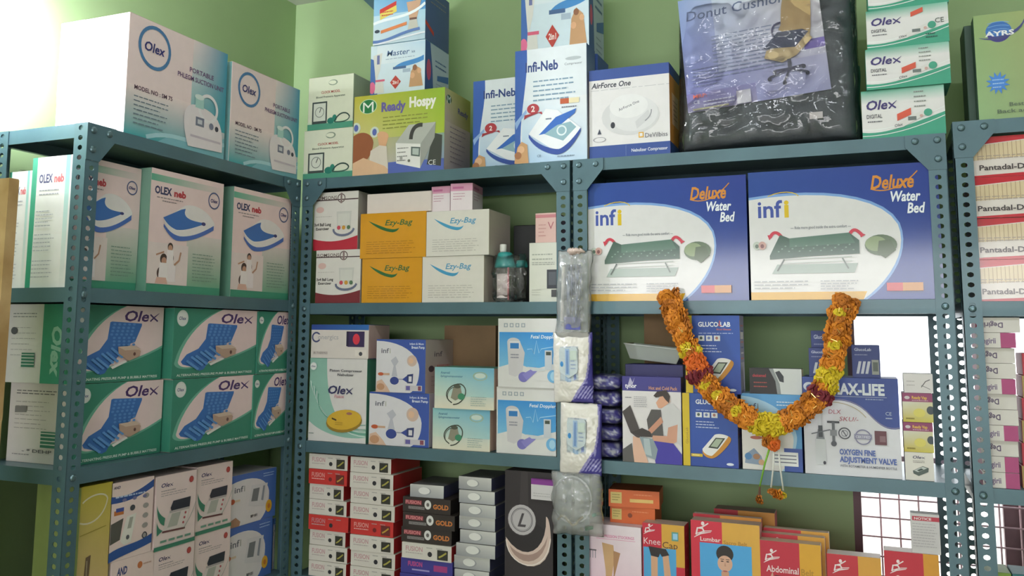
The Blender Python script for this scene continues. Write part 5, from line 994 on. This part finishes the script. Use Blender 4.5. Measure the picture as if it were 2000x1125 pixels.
# ------------------------------------------------------------------ soft packs
def pillow(name, w, h, t, nx, ny, amp, seed, m, colfn=None, back=.25, edge=.0, exp=2.2, smooth=True):
    """closed cushion-like skin: x across, z up, bulging towards -y; amp = crumple height"""
    V = []; C = []; Fc = []
    def bulge(u, v):
        a = max(0, 1 - abs(u) ** exp); b = max(0, 1 - abs(v) ** exp)
        return (a * b) ** .5
    idx = {}
    for side in (0, 1):
        for j in range(ny + 1):
            for i in range(nx + 1):
                u, v = 2 * i / nx - 1, 2 * j / ny - 1
                if side and (i in (0, nx) or j in (0, ny)): idx[side, i, j] = idx[0, i, j]; continue
                k = bulge(u, v)
                n = noise.noise(Vector((u * 2.3 + seed, v * 2.3 * h / w, seed * 1.7 + side * 9)))
                n2 = abs(noise.noise(Vector((u * 5 + seed * 2, v * 5 * h / w, side * 5 + seed))))
                d = k * t + amp * (n * k + (.5 - n2) * k * .8)
                d = max(d, .0004)
                wob = edge * noise.noise(Vector((v * 3, seed, u)))
                y = -d if side == 0 else d * back
                x = u * w / 2 + wob * (1 if u > 0 else -1) * abs(u); z = (v + 1) / 2 * h + edge * noise.noise(Vector((u * 3, seed + 4, v))) * abs(v)
                idx[side, i, j] = len(V); V.append((x, y, z)); C.append(lin(colfn((u + 1) / 2, (v + 1) / 2)) if colfn else (.8, .8, .8, 1))
    for side in (0, 1):
        for j in range(ny):
            for i in range(nx):
                q = [idx[side, i, j], idx[side, i+1, j], idx[side, i+1, j+1], idx[side, i, j+1]]
                Fc.append(tuple(q if side == 0 else q[::-1]))
    return mesh(name, V, Fc, m, C, smooth)
def place(o, loc, rx=0, ry=0, rz=0): o.location = loc; o.rotation_euler = (rx, ry, rz); return o
YH = Y0 - .005                                       # packs hanging against the rack posts
# wipes packs
def c_wipes(u, v):
    e = .72 + .20 * math.sin((v - .05) * 2.2) - (0 if v > .35 else (.35 - v) * .75)
    if .22 < u < .66 and .34 - .05 * (1 - abs((u - .44) / .22)) < v < .78:
        if .24 < u < .32 and .52 < v < .62: return '#2f86c8'
        if .36 < u < .50: return '#9ab4d2' if int(v * 24) % 3 else '#5f7fae'
        if .56 < u < .62 and v < .65: return '#7f8fc0'
        return '#c2cdd2'
    if .20 < u < .68 and .30 < v < .80: return '#b9bcc0'
    if v < .04 or v > .965: return '#e2dcd2' if u < e else '#4a4290'
    if u < e: return '#e9e3da'
    if u < e + .04: return '#9a92c8'
    if v < .24 and int((u - e) * 26) % 2 and v > .06: return '#9f9ace'
    return '#453d90'
for i, (px, py, hh, wd, lab) in enumerate(((1122, 786, .190, .112, 'upper white and purple wipes pack hanging on the rack post'), (1136, 926, .188, .116, 'lower white and purple wipes pack hanging on the rack post'))):
    p = atY(px, py, YH)
    o = obj('wipes_pack', pillow('wipes_pack', wd, hh, .020, 60, 90, .004, 3 + i * 5, FILM, c_wipes, .12, .003), None); place(o, (p.x, YH - .005 - .004 * i, p.z), 0, -.015 * (1 - 2 * i))
    tag(o, lab, 'wipes pack')
    b = MB()                                            # resealable flap standing proud of the film
    q = [(-.023, .08), (.0, .066), (.023, .08), (.026, .09), (.026, .142), (.022, .148), (-.022, .148), (-.026, .142), (-.026, .09)]
    sc = hh / .19
    fr = [(x - .006, -.0235, z * sc) for x, z in q]; bk = [(x * 1.05 - .006, -.0170, z * sc) for x, z in q]
    b.poly(fr[::-1], lin('#c6d0d4'))
    for k in range(9): b.quad(fr[k], fr[(k + 1) % 9], bk[(k + 1) % 9], bk[k], lin('#a9aeb4'))
    f = b.build('reseal_flap', FILM, o)
    A = Art(.052, .082 * sc); A.ell(.14, .46, .09, .14, '#2f86c8'); A.rect(.32, .1, .56, .96, '#9fb9d8'); A.rect(.38, .14, .5, .9, '#6f8fc0'); A.lines(.62, .92, .8, 5, .12, '#8fa0c4', .03); A.rect(.6, .6, .96, .9, '#c9d6cc')
    V = [(-.032 + v[0], -.0236 - v[2], .066 * sc + v[1]) for v in A.V]
    obj('printed_label', mesh('printed_label', V, A.F, FILM, A.C), f)
# hanging bag with blue tubing
p = atY(1121, 664, YH)
o = obj('tubing_pack', pillow('tubing_pack', .098, .245, .022, 26, 56, .009, 11, CLEARMILK, None, .2, .006), None); place(o, (p.x, YH - .008, p.z), 0, .03); tag(o, 'cloudy plastic bag with blue-grey tubing hanging on the rack post', 'plastic bag')
b = MB(); rr = random.Random(5)
for k in range(7):
    x = -.016 + .006 * k
    b.tube([(x + rr.uniform(-.003, .003), -.010 - .003 * (k % 2), .045 + .02 * s + .0) for s in range(9)], .0036, 6, lin(('#6f7d9c', '#8a98b0', '#5a6a90')[k % 3]))
b.build('tubing', FILM, o, smooth=True)
MB().box(-.022, -.016, .028, .024, -.006, .062, lin('#4a4fa0')).build('blue_connector', FILM, o)
MB().tube([(-.030, -.009, .05), (-.029, -.009, .20)], .005, 8, lin('#e6e2da')).build('white_rod', FILM, o)
b = MB(); 
for k in range(6): b.tube([(.012 * math.cos(k), -.008, .236), (.018 * math.cos(k * 1.7), -.010 - .004 * (k % 2), .246), (.03 * math.cos(k * 2.1), -.008, .240)], [.006, .007, .003], 6, lin('#d6bfb4'))
b.build('bunched_top', FILM, o, smooth=True)
# bag with oxygen mask
p = atY(1131, 1044, YH)
o = obj('mask_pack', pillow('mask_pack', .140, .165, .036, 40, 46, .010, 21, CLEARMILK, None, .1, .006), None); place(o, (p.x, YH - .008, p.z), 0, -.02); tag(o, 'clear bag holding a round breathing mask, hanging below the wipes', 'plastic bag')
b = MB(); seg = 24
for i, (r, d) in enumerate(((.052, 0), (.05, .008), (.043, .016), (.030, .021), (.014, .023))):
    for k in range(seg): a = 2 * math.pi * k / seg; b.V.append((-.012 + r * math.cos(a), -.008 - d * .8, .092 + r * 1.12 * math.sin(a))); b.C.append(lin('#b4b8b8'))
for i in range(4):
    for k in range(seg): k2 = (k + 1) % seg; b.F.append((i*seg + k, i*seg + k2, (i+1)*seg + k2, (i+1)*seg + k))
b.build('mask_shell', CLEARMILK, o, smooth=True)
MB().tube([(-.012 + .054 * math.cos(a * .26), -.008, .092 + .06 * math.sin(a * .26)) for a in range(25)], .0028, 6, lin('#c2c6c6')).build('mask_rim', FILM, o, smooth=True)
MB().tube([(.026, -.016, .022), (.046, -.018, .026)], [.006, .0045], 10, lin('#2f9a6c')).build('green_valve', FILM, o, smooth=True)
MB().tube([(.046, -.016, .056), (.056, -.016, .06)], [.005, .004], 10, lin('#5fae94')).build('green_cap', FILM, o, smooth=True)
MB().tube([(-.05 + .01 * k, -.018, .040 + .012 * math.sin(k * 1.1)) for k in range(8)], .0035, 6, lin('#a8a080')).build('elastic_strap', FILM, o, smooth=True)
# ------------------------------------------------------------------ cushion in its bag on the garland rack
TB = ZB[0] + e
a, c = atY(1328, 180, Y0 + .06), atY(1674, 150, Y0 + .06)
cw = c.x - a.x; ch = .40
bcol = '#4b5056'
cu = obj('seat_cushion', pillow('seat_cushion', cw - .015, ch, .030, 30, 26, .003, 31, mat('charcoal_foam', '#565b61', .85, 0, 0, .2, 30, .4, 200), None, 1.0, .002, 9), None, ((a.x + c.x) / 2, Y0 + .062, TB + .010)); tag(cu, 'charcoal seat cushion in a clear bag with chair picture card', 'cushion')
cu.rotation_euler[0] = -.10
A = Art(.365, .335)
A.grad(0, 0, 1, 1, '#7f7fc0', '#a9acd0', '#e6e0e0', '#8fa4d0'); A.grad(.25, .3, 1, 1, '#b4b8d4', '#c9c8d8', '#e2dcdc', '#bcc6d8'); A.rect(.86, .36, 1, .44, '#7a6ab4'); A.grad(0, 0, .5, .16, '#8a84a8', '#9a94b8', '#8f8cc0', '#7a74b4')
A.txt('Donut Cushion', .05, .80, .085, '#5f6a8c', .004, .12, .72); A.lines(.22, .74, .62, 12, .032, '#8f98b4', .009, .25); A.lines(.06, .3, .36, 6, .03, '#8088ac', .008, .3)
A.txt('MRP:', .05, .11, .03, '#d86a5a', .012, 0, .1); ce(A, .05, .06, .03, '#e6e6f0'); A.lines(.12, .36, .07, 2, .03, '#c9c9dc', .01); A.rect(.04, .005, .3, .02, '#b0ac8a')
A.poly(bz((.72, .60), (.74, .84), (.76, .86), (.82, .86)) + bz((.82, .86), (.92, .86), (.94, .84), (.94, .76)) + [(.92, .54), (.90, .44), (.84, .42), (.70, .56)], '#b59a6c'); A.stroke(bz((.72, .62), (.64, .62), (.64, .52), (.68, .46)), .014, '#4a4868'); A.poly([(.58, .34), (.60, .40), (.76, .44), (.90, .48), (.92, .44), (.80, .32), (.70, .28)], '#c2ac84'); A.poly([(.58, .42), (.69, .54), (.86, .53), (.90, .50), (.80, .39)], '#3f4560'); A.rect(.735, .2, .76, .30, '#4a4a5a')
for q in ((.60, .17), (.70, .12), (.86, .17), (.84, .23), (.64, .22)): A.stroke([(.745, .22), q], .016, '#44445a'); A.ell(q[0], q[1] - .012, .014, .016, '#3a3a4c')
A.rect(.36, .0, .46, .11, '#cfccd4')
m = A.me('picture_card', 'front', .365, .0, .335, CARD)
pc = carton_mesh(.365, .0012, .335, '#b9bcd4', '#cfcfda', '#cfcfda', CARD, .0003)
pm = obj('picture_card', pc, cu, (-.018, -.0365, .115)); pm.rotation_euler = (0, -.085, 0)
obj('card_print', m, pm)
obj('price_sticker', MB().box(-.016, -.0006, 0, .016, .0006, .018, lin('#d9d2d0')).me('price_sticker', CARD), cu, (.125, -.034, .055))
bag = obj('plastic_bag', pillow('plastic_bag', cw + .012, ch + .03, .046, 64, 60, .020, 37, CLEAR, None, .9, .004, 8), cu, (0, 0, -.004))
# ------------------------------------------------------------------ drinking bottle in a bag
p = atY(985, 588, Y0 + .045)
bt = empty('spirometer_bottle', (p.x, Y0 + .05, S2)); tag(bt, 'clear bottle with teal ridged lid and white spout, wrapped in plastic', 'bottle')
MB().lathe([(.026, .0005), (.028, .004), (.0275, .07), (.0275, .100), (.026, .104)], 24).build('bottle_body', CLEARPL, bt, smooth=True)
lidm = mat('teal_plastic', '#2f9a98', .35, 0, .2, .1, 20)
prof = [(.029, .100)]
for k in range(5): prof += [(.0315 - .002 * k, .104 + .008 * k), (.0295 - .002 * k, .110 + .008 * k)]
MB().lathe(prof + [(.016, .146)], 28).build('lid', lidm, bt, smooth=True)
MB().lathe([(.009, .1465), (.010, .152), (.010, .168), (.0085, .170)], 16, None, -.006).build('spout', WHITEPL, bt, smooth=True)
b = MB()
for k in range(9):
    t0, t1 = math.radians(-125 + k * 9), math.radians(-125 + (k + 1) * 9)
    b.quad((.0282 * math.cos(t0), .0282 * math.sin(t0), .012), (.0282 * math.cos(t1), .0282 * math.sin(t1), .012), (.0282 * math.cos(t1), .0282 * math.sin(t1), .082), (.0282 * math.cos(t0), .0282 * math.sin(t0), .082), lin('#e2d6d4'))
b.build('paper_label', CARD, bt)
MB().tube([(.020, -.0245, .006), (.020, -.0245, .10)], .0028, 8, lin('#dc8f94')).build('pink_tube', FILM, bt, smooth=True)
MB().lathe([(.014, .0005), (.015, .100), (.015, .102)], 14, None, .040, .03).build('second_chamber', CLEARPL, bt, smooth=True)
MB().lathe([(.018, .1025), (.019, .108), (.016, .122), (.012, .124)], 16, None, .040, .03).build('second_lid', lidm, bt, smooth=True)
bag = obj('plastic_bag', pillow('plastic_bag', .098, .135, .040, 24, 26, .008, 51, CLEAR, None, .9, .005, 5), bt, (.012, .006, .006))
# ------------------------------------------------------------------ pouches beside the purple carton
def pouch_mesh(w, d, h, seed):
    V = []; C = []; Fc = []; nx, K = 18, 28
    for i in range(nx + 1):
        u = 2 * i / nx - 1; sc = max(.04, (1 - abs(u) ** 5)) ** .5
        for k in range(K):
            a = 2 * math.pi * k / K; ca, sa = math.cos(a), math.sin(a); q = (abs(ca) ** 4 + abs(sa) ** 4) ** -.25
            y, z = ca * q, sa * q * sc
            P = Vector((u * w * 14, y * d * 14, z * h * 14)); n = noise.noise(P * 1.6 + Vector((seed, 0, 0))) * .010 + noise.noise(P * 4 + Vector((seed, 3, 0))) * .004
            V.append((u * w / 2, d / 2 + y * (d / 2 + n * .7) * (.9 + .1 * sc), h / 2 + max(-1, min(1, z)) * (h / 2 - .004) + n * .35))
            t = noise.noise(Vector((u * 2 + seed, y * 1.5, z * 2.2)))
            C.append(lin('#3f3a7c' if t < -.05 else ('#6f6f96' if t < .12 else ('#a9a9b4' if t < .3 else '#504a8c'))))
    for i in range(nx):
        for k in range(K): k2 = (k + 1) % K; Fc.append((i*K + k, (i+1)*K + k, (i+1)*K + k2, i*K + k2))
    Fc.append(tuple(range(K))); Fc.append(tuple(nx * K + k for k in reversed(range(K))))
    zmin = min(v[2] for v in V); V = [(x, y, z - zmin) for x, y, z in V]
    return mesh('gel_pouch', V, Fc, FILM, C, True), max(v[2] for v in V)
zz = S3 + .0005; c = atY(1212, 800, Y0 + .01)
for i in range(5):
    me, top_ = pouch_mesh(.098, .12, .049, 61 + i * 7)
    o = obj('gel_pouch', me, None, (c.x - .050 - .002 * (i % 2), Y0 + .012 + .004 * (i % 2), zz)); zz += top_ + .0004
    tag(o, 'crumpled purple and clear pouch, %s in the pile by the purple carton' % ('lowest', 'second from bottom', 'middle', 'second from top', 'topmost')[i], 'pouch')
# translucent tray resting on the dark blue box
zt = S3 + .0; p = atY(1275, 712, Y0 + .07)
b = MB(); w0, w1, d0, d1, hh, t = .062, .078, .040, .052, .040, .002
def ring(w, d, z): return [(-w, -d, z), (w, -d, z), (w, d, z), (-w, d, z)]
R = [ring(w0, d0, 0), ring(w1, d1, hh), ring(w1 + .004, d1 + .004, hh), ring(w1 + .004, d1 + .004, hh - .003), ring(w1 + .0015, d1 + .0015, hh - .003), ring(w0 + .0015, d0 + .0015, -.0015)]
b.poly(R[0])
for i in range(5):
    for k in range(4): k2 = (k + 1) % 4; b.quad(R[i][k], R[i][k2], R[i+1][k2], R[i+1][k])
b.poly(R[5][::-1])
o = b.build('plastic_tray', clearmat('frosted_plastic', (.8, .88, .85), .35, .25), None, (p.x, Y0 + .115, p.z + .010)); o.rotation_euler = (0, .10, 0); tag(o, 'empty frosted plastic tray lying tilted on the dark blue box', 'tray')
# ------------------------------------------------------------------ marigold garland
def flower_mesh(name, c1, c2, seed, r=.017):
    rr = random.Random(seed); V = []; C = []; Fc = []
    a1, a2 = lin(c1), lin(c2)
    for ringi, (n, el, rad) in enumerate(((9, -.25, 1.0), (9, .15, 1.0), (8, .55, .95), (6, .95, .85), (4, 1.3, .8))):
        for k in range(n):
            a = 2 * math.pi * (k + .5 * (ringi % 2)) / n + rr.uniform(-.15, .15); eu = el + rr.uniform(-.12, .12)
            d = Vector((math.cos(a) * math.cos(eu), -math.sin(eu), math.sin(a) * math.cos(eu))); s = Vector((-math.sin(a), 0, math.cos(a)))
            up = d.cross(s); L = r * rad * rr.uniform(.85, 1.1); wd = r * .36
            p0 = d * (L * .3); pm_ = d * (L * .8) + up * (.10 * r); p1 = d * L - up * (.12 * r)
            n0 = len(V)
            V += [tuple(p0 - s * wd * .4), tuple(p0 + s * wd * .4), tuple(pm_ + s * wd), tuple(p1 + s * wd * .4), tuple(p1 - s * wd * .4), tuple(pm_ - s * wd)]
            f = rr.random() * .6; mid = tuple(a1[i] * (1 - f) + a2[i] * f for i in range(4))
            C += [a2, a2, mid, a1, a1, mid]
            Fc += [(n0, n0+1, n0+2, n0+5), (n0+5, n0+2, n0+3, n0+4)]
    return mesh(name, V, Fc, PETAL, C)
FL = {k: [flower_mesh('marigold', c1, c2, s + 9 * i) for s in range(3)] for i, (k, c1, c2) in enumerate((('o', '#e08a1e', '#b0560e'), ('d', '#bf6f16', '#7c3f0c'), ('y', '#e0c422', '#a88a14'), ('r', '#e06a1c', '#b04410')))}
ROSE = [flower_mesh('rose', '#7c1f2c', '#4a0f1a', 77 + s, .021) for s in range(2)]
YG = Y0 - .020
path = [(1306, 578), (1318, 612), (1336, 655), (1352, 695), (1370, 735), (1394, 765), (1428, 795), (1468, 820), (1508, 832), (1545, 818), (1580, 795), (1606, 765), (1622, 730), (1630, 695), (1636, 655), (1645, 612), (1656, 578)]
P3 = [atY(x, y, YG - .018 * math.sin(math.pi * i / 16)) for i, (x, y) in enumerate(path)]
g = empty('flower_garland', (P3[8].x, YG, P3[8].z)); tag(g, 'hanging garland of orange and yellow marigolds with tassel', 'garland')
L0 = Vector(g.location)
seg = []; tot = 0
for i in range(16): seg.append((P3[i+1] - P3[i]).length); tot += seg[-1]
rr = random.Random(19); s = 0; n = 0
def at_len(s):
    for i in range(16):
        if s <= seg[i] or i == 15: return P3[i].lerp(P3[i+1], min(1, s / seg[i])), (P3[i+1] - P3[i]).normalized()
        s -= seg[i]
MB().tube([p - L0 for p in P3], .006, 6, lin('#6a4a1c')).build('garland_string', PETAL, g)
while s < tot:
    p, t = at_len(s); f = s / tot; side = t.cross(Vector((0, 1, 0))).normalized()
    rad = .015 + (.004 if f < .1 or f > .85 else 0)
    for q in range(3):
        a = rr.uniform(-.4, .4) + (q - 1) * 1.15
        k = rr.choice('oooddo')
        if abs(f - .52) < .045 or abs(f - .75) < .03 or rr.random() < .10: k = 'y'
        if abs(f - .225) < .03: k = 'r'
        if f < .15 and rr.random() < .4: k = 'd'
        me = rr.choice(FL[k])
        nm = 'marigold'
        if abs(f - .27) < .013 or abs(f - .70) < .013: me = rr.choice(ROSE); nm = 'rose'
        o = obj(nm, me, g, p - L0 + side * (rad * math.sin(a)) - Vector((0, 1, 0)) * (rad * math.cos(a) * .8))
        o.rotation_euler = (rr.uniform(-.5, .5), rr.uniform(0, 6.28), math.sin(a) * .9 * (-1 if side.x > 0 else 1) + rr.uniform(-.3, .3)); z_ = rr.uniform(.85, 1.15); o.scale = (z_, z_, z_)
    s += .0155
# tinsel threads along the garland
tin = mat('tinsel', '#d9b46a', .15, .9, 0, .2, 60)
for k in range(22):
    p, t = at_len(rr.uniform(.02, tot - .02)); d = Vector((rr.uniform(-1, 1), rr.uniform(-.2, .2), rr.uniform(-1, 1))).normalized() * rr.uniform(.003, .008); q = p - L0 + Vector((rr.uniform(-.015, .015), -.030, rr.uniform(-.015, .015)))
    sd = d.cross(Vector((0, 1, 0))).normalized() * .0007
    MB().quad(tuple(q - d - sd), tuple(q + d - sd), tuple(q + d + sd), tuple(q - d + sd)).build('tinsel_thread', tin, g)
# tassel: knot, stems and buds
def gp(x, y, dy=0): return atY(x, y, YG - .012 + dy) - L0
for (x, y, k) in ((1500, 862, 'd'), (1512, 868, 'r'), (1508, 852, 'o')): o = obj('marigold', FL[k][0], g, gp(x, y)); o.rotation_euler = (.4, x, .2)
MB().tube([gp(1504, 872), gp(1494, 905), gp(1484, 950)], [.0028, .0025, .002], 6, lin('#7fb53a')).build('green_stem', PETAL, g, smooth=True)
MB().tube([gp(1512, 872), gp(1510, 915), gp(1506, 952)], .0022, 6, lin('#e2e0d8')).build('white_stem', PETAL, g, smooth=True)
MB().tube([gp(1520, 872), gp(1524, 915), gp(1530, 958)], .0022, 6, lin('#e2e0d8')).build('white_stem', PETAL, g, smooth=True)
MB().tube([gp(1484, 950), gp(1483, 970)], [.002, .004], 6, lin('#6a4a3a')).build('bud_neck', PETAL, g)
for (x, y, k, sc_) in ((1484, 976, 'd', .75), (1512, 963, 'd', .7), (1522, 966, 'o', .8), (1530, 968, 'y', .55), (1505, 960, 'd', .5)):
    o = obj('marigold', FL[k][1], g, gp(x, y)); o.scale = (sc_,) * 3; o.rotation_euler = (1.2, x, 0)
# ------------------------------------------------------------------ timber board, wall bracket, tube lights
q = atY(31, 346, 1.30)
b = MB().box(0, 0, 0, .16, .022, q.z); o = b.build('timber_board', WOOD, None, (q.x - .178, 1.30, .0)); tag(o, 'pale plywood board standing upright beside the left rack', 'board')
MB().box(.158, -.0012, q.z - .5, .1602, .0232, q.z - .002).build('edge_strip', WOOD, o)
def tube_light(label, loc, rz, L, wall, power):
    t = empty('tube_light', loc, rz); tag(t, label, 'lamp')
    if wall:  # fitting on a wall: local y points away from the wall
        MB().box(-L/2, 0, -.03, L/2, .035, .03).build('batten', WHITEPL, t); y, z = .065, 0
    else:
        MB().box(-L/2, -.03, -.035, L/2, .03, 0).build('batten', WHITEPL, t); y, z = 0, -.06
    for s in (-1, 1): MB().box(s * L/2 - .018 * (s > 0), y - .016 - .02 * wall, z - .016, s * L/2 + .018 * (s < 0), y + .016, z + .016 + .03 * (not wall)).build('lamp_holder', WHITEPL, t)
    MB().tube([(-L/2 + .02, y, z), (L/2 - .02, y, z)], .013, 12).build('tube', emis('tube_glow_%d' % power, '#f2f6ff', power), t, smooth=True)
    return t
tube_light('short upright fluorescent fitting on the left wall beside the big white carton', (WL, 1.405, CZ + .72), -math.pi / 2, .26, True, 800).rotation_euler = (0, math.pi / 2, -math.pi / 2)
tube_light('ceiling tube light over the shop floor before the left rack', (-.75, 1.10, CEIL), 0, 1.2, False, 48)
tube_light('ceiling tube light over the shop floor before the garland rack', (.75, 1.05, CEIL), 0, 1.2, False, 48)
p = atY(705, 0, WB - .02); q = atY(736, 24, WB - .02)
b = MB(); pts = [(p.x - .02, p.z + .03), (q.x, q.z), (q.x + .05, q.z - .01), (q.x + .05, CEIL), (p.x - .02, CEIL)]
fr = [(x, WB - .03, z) for x, z in pts]; bk = [(x, WB - .001, z) for x, z in pts]
b.poly(fr); b.poly(bk[::-1])
for i in range(5): j = (i + 1) % 5; b.quad(fr[j], fr[i], bk[i], bk[j])
o = b.build('ceiling_bracket', PAINT); tag(o, 'dark teal steel bracket on the back wall just under the ceiling', 'bracket')
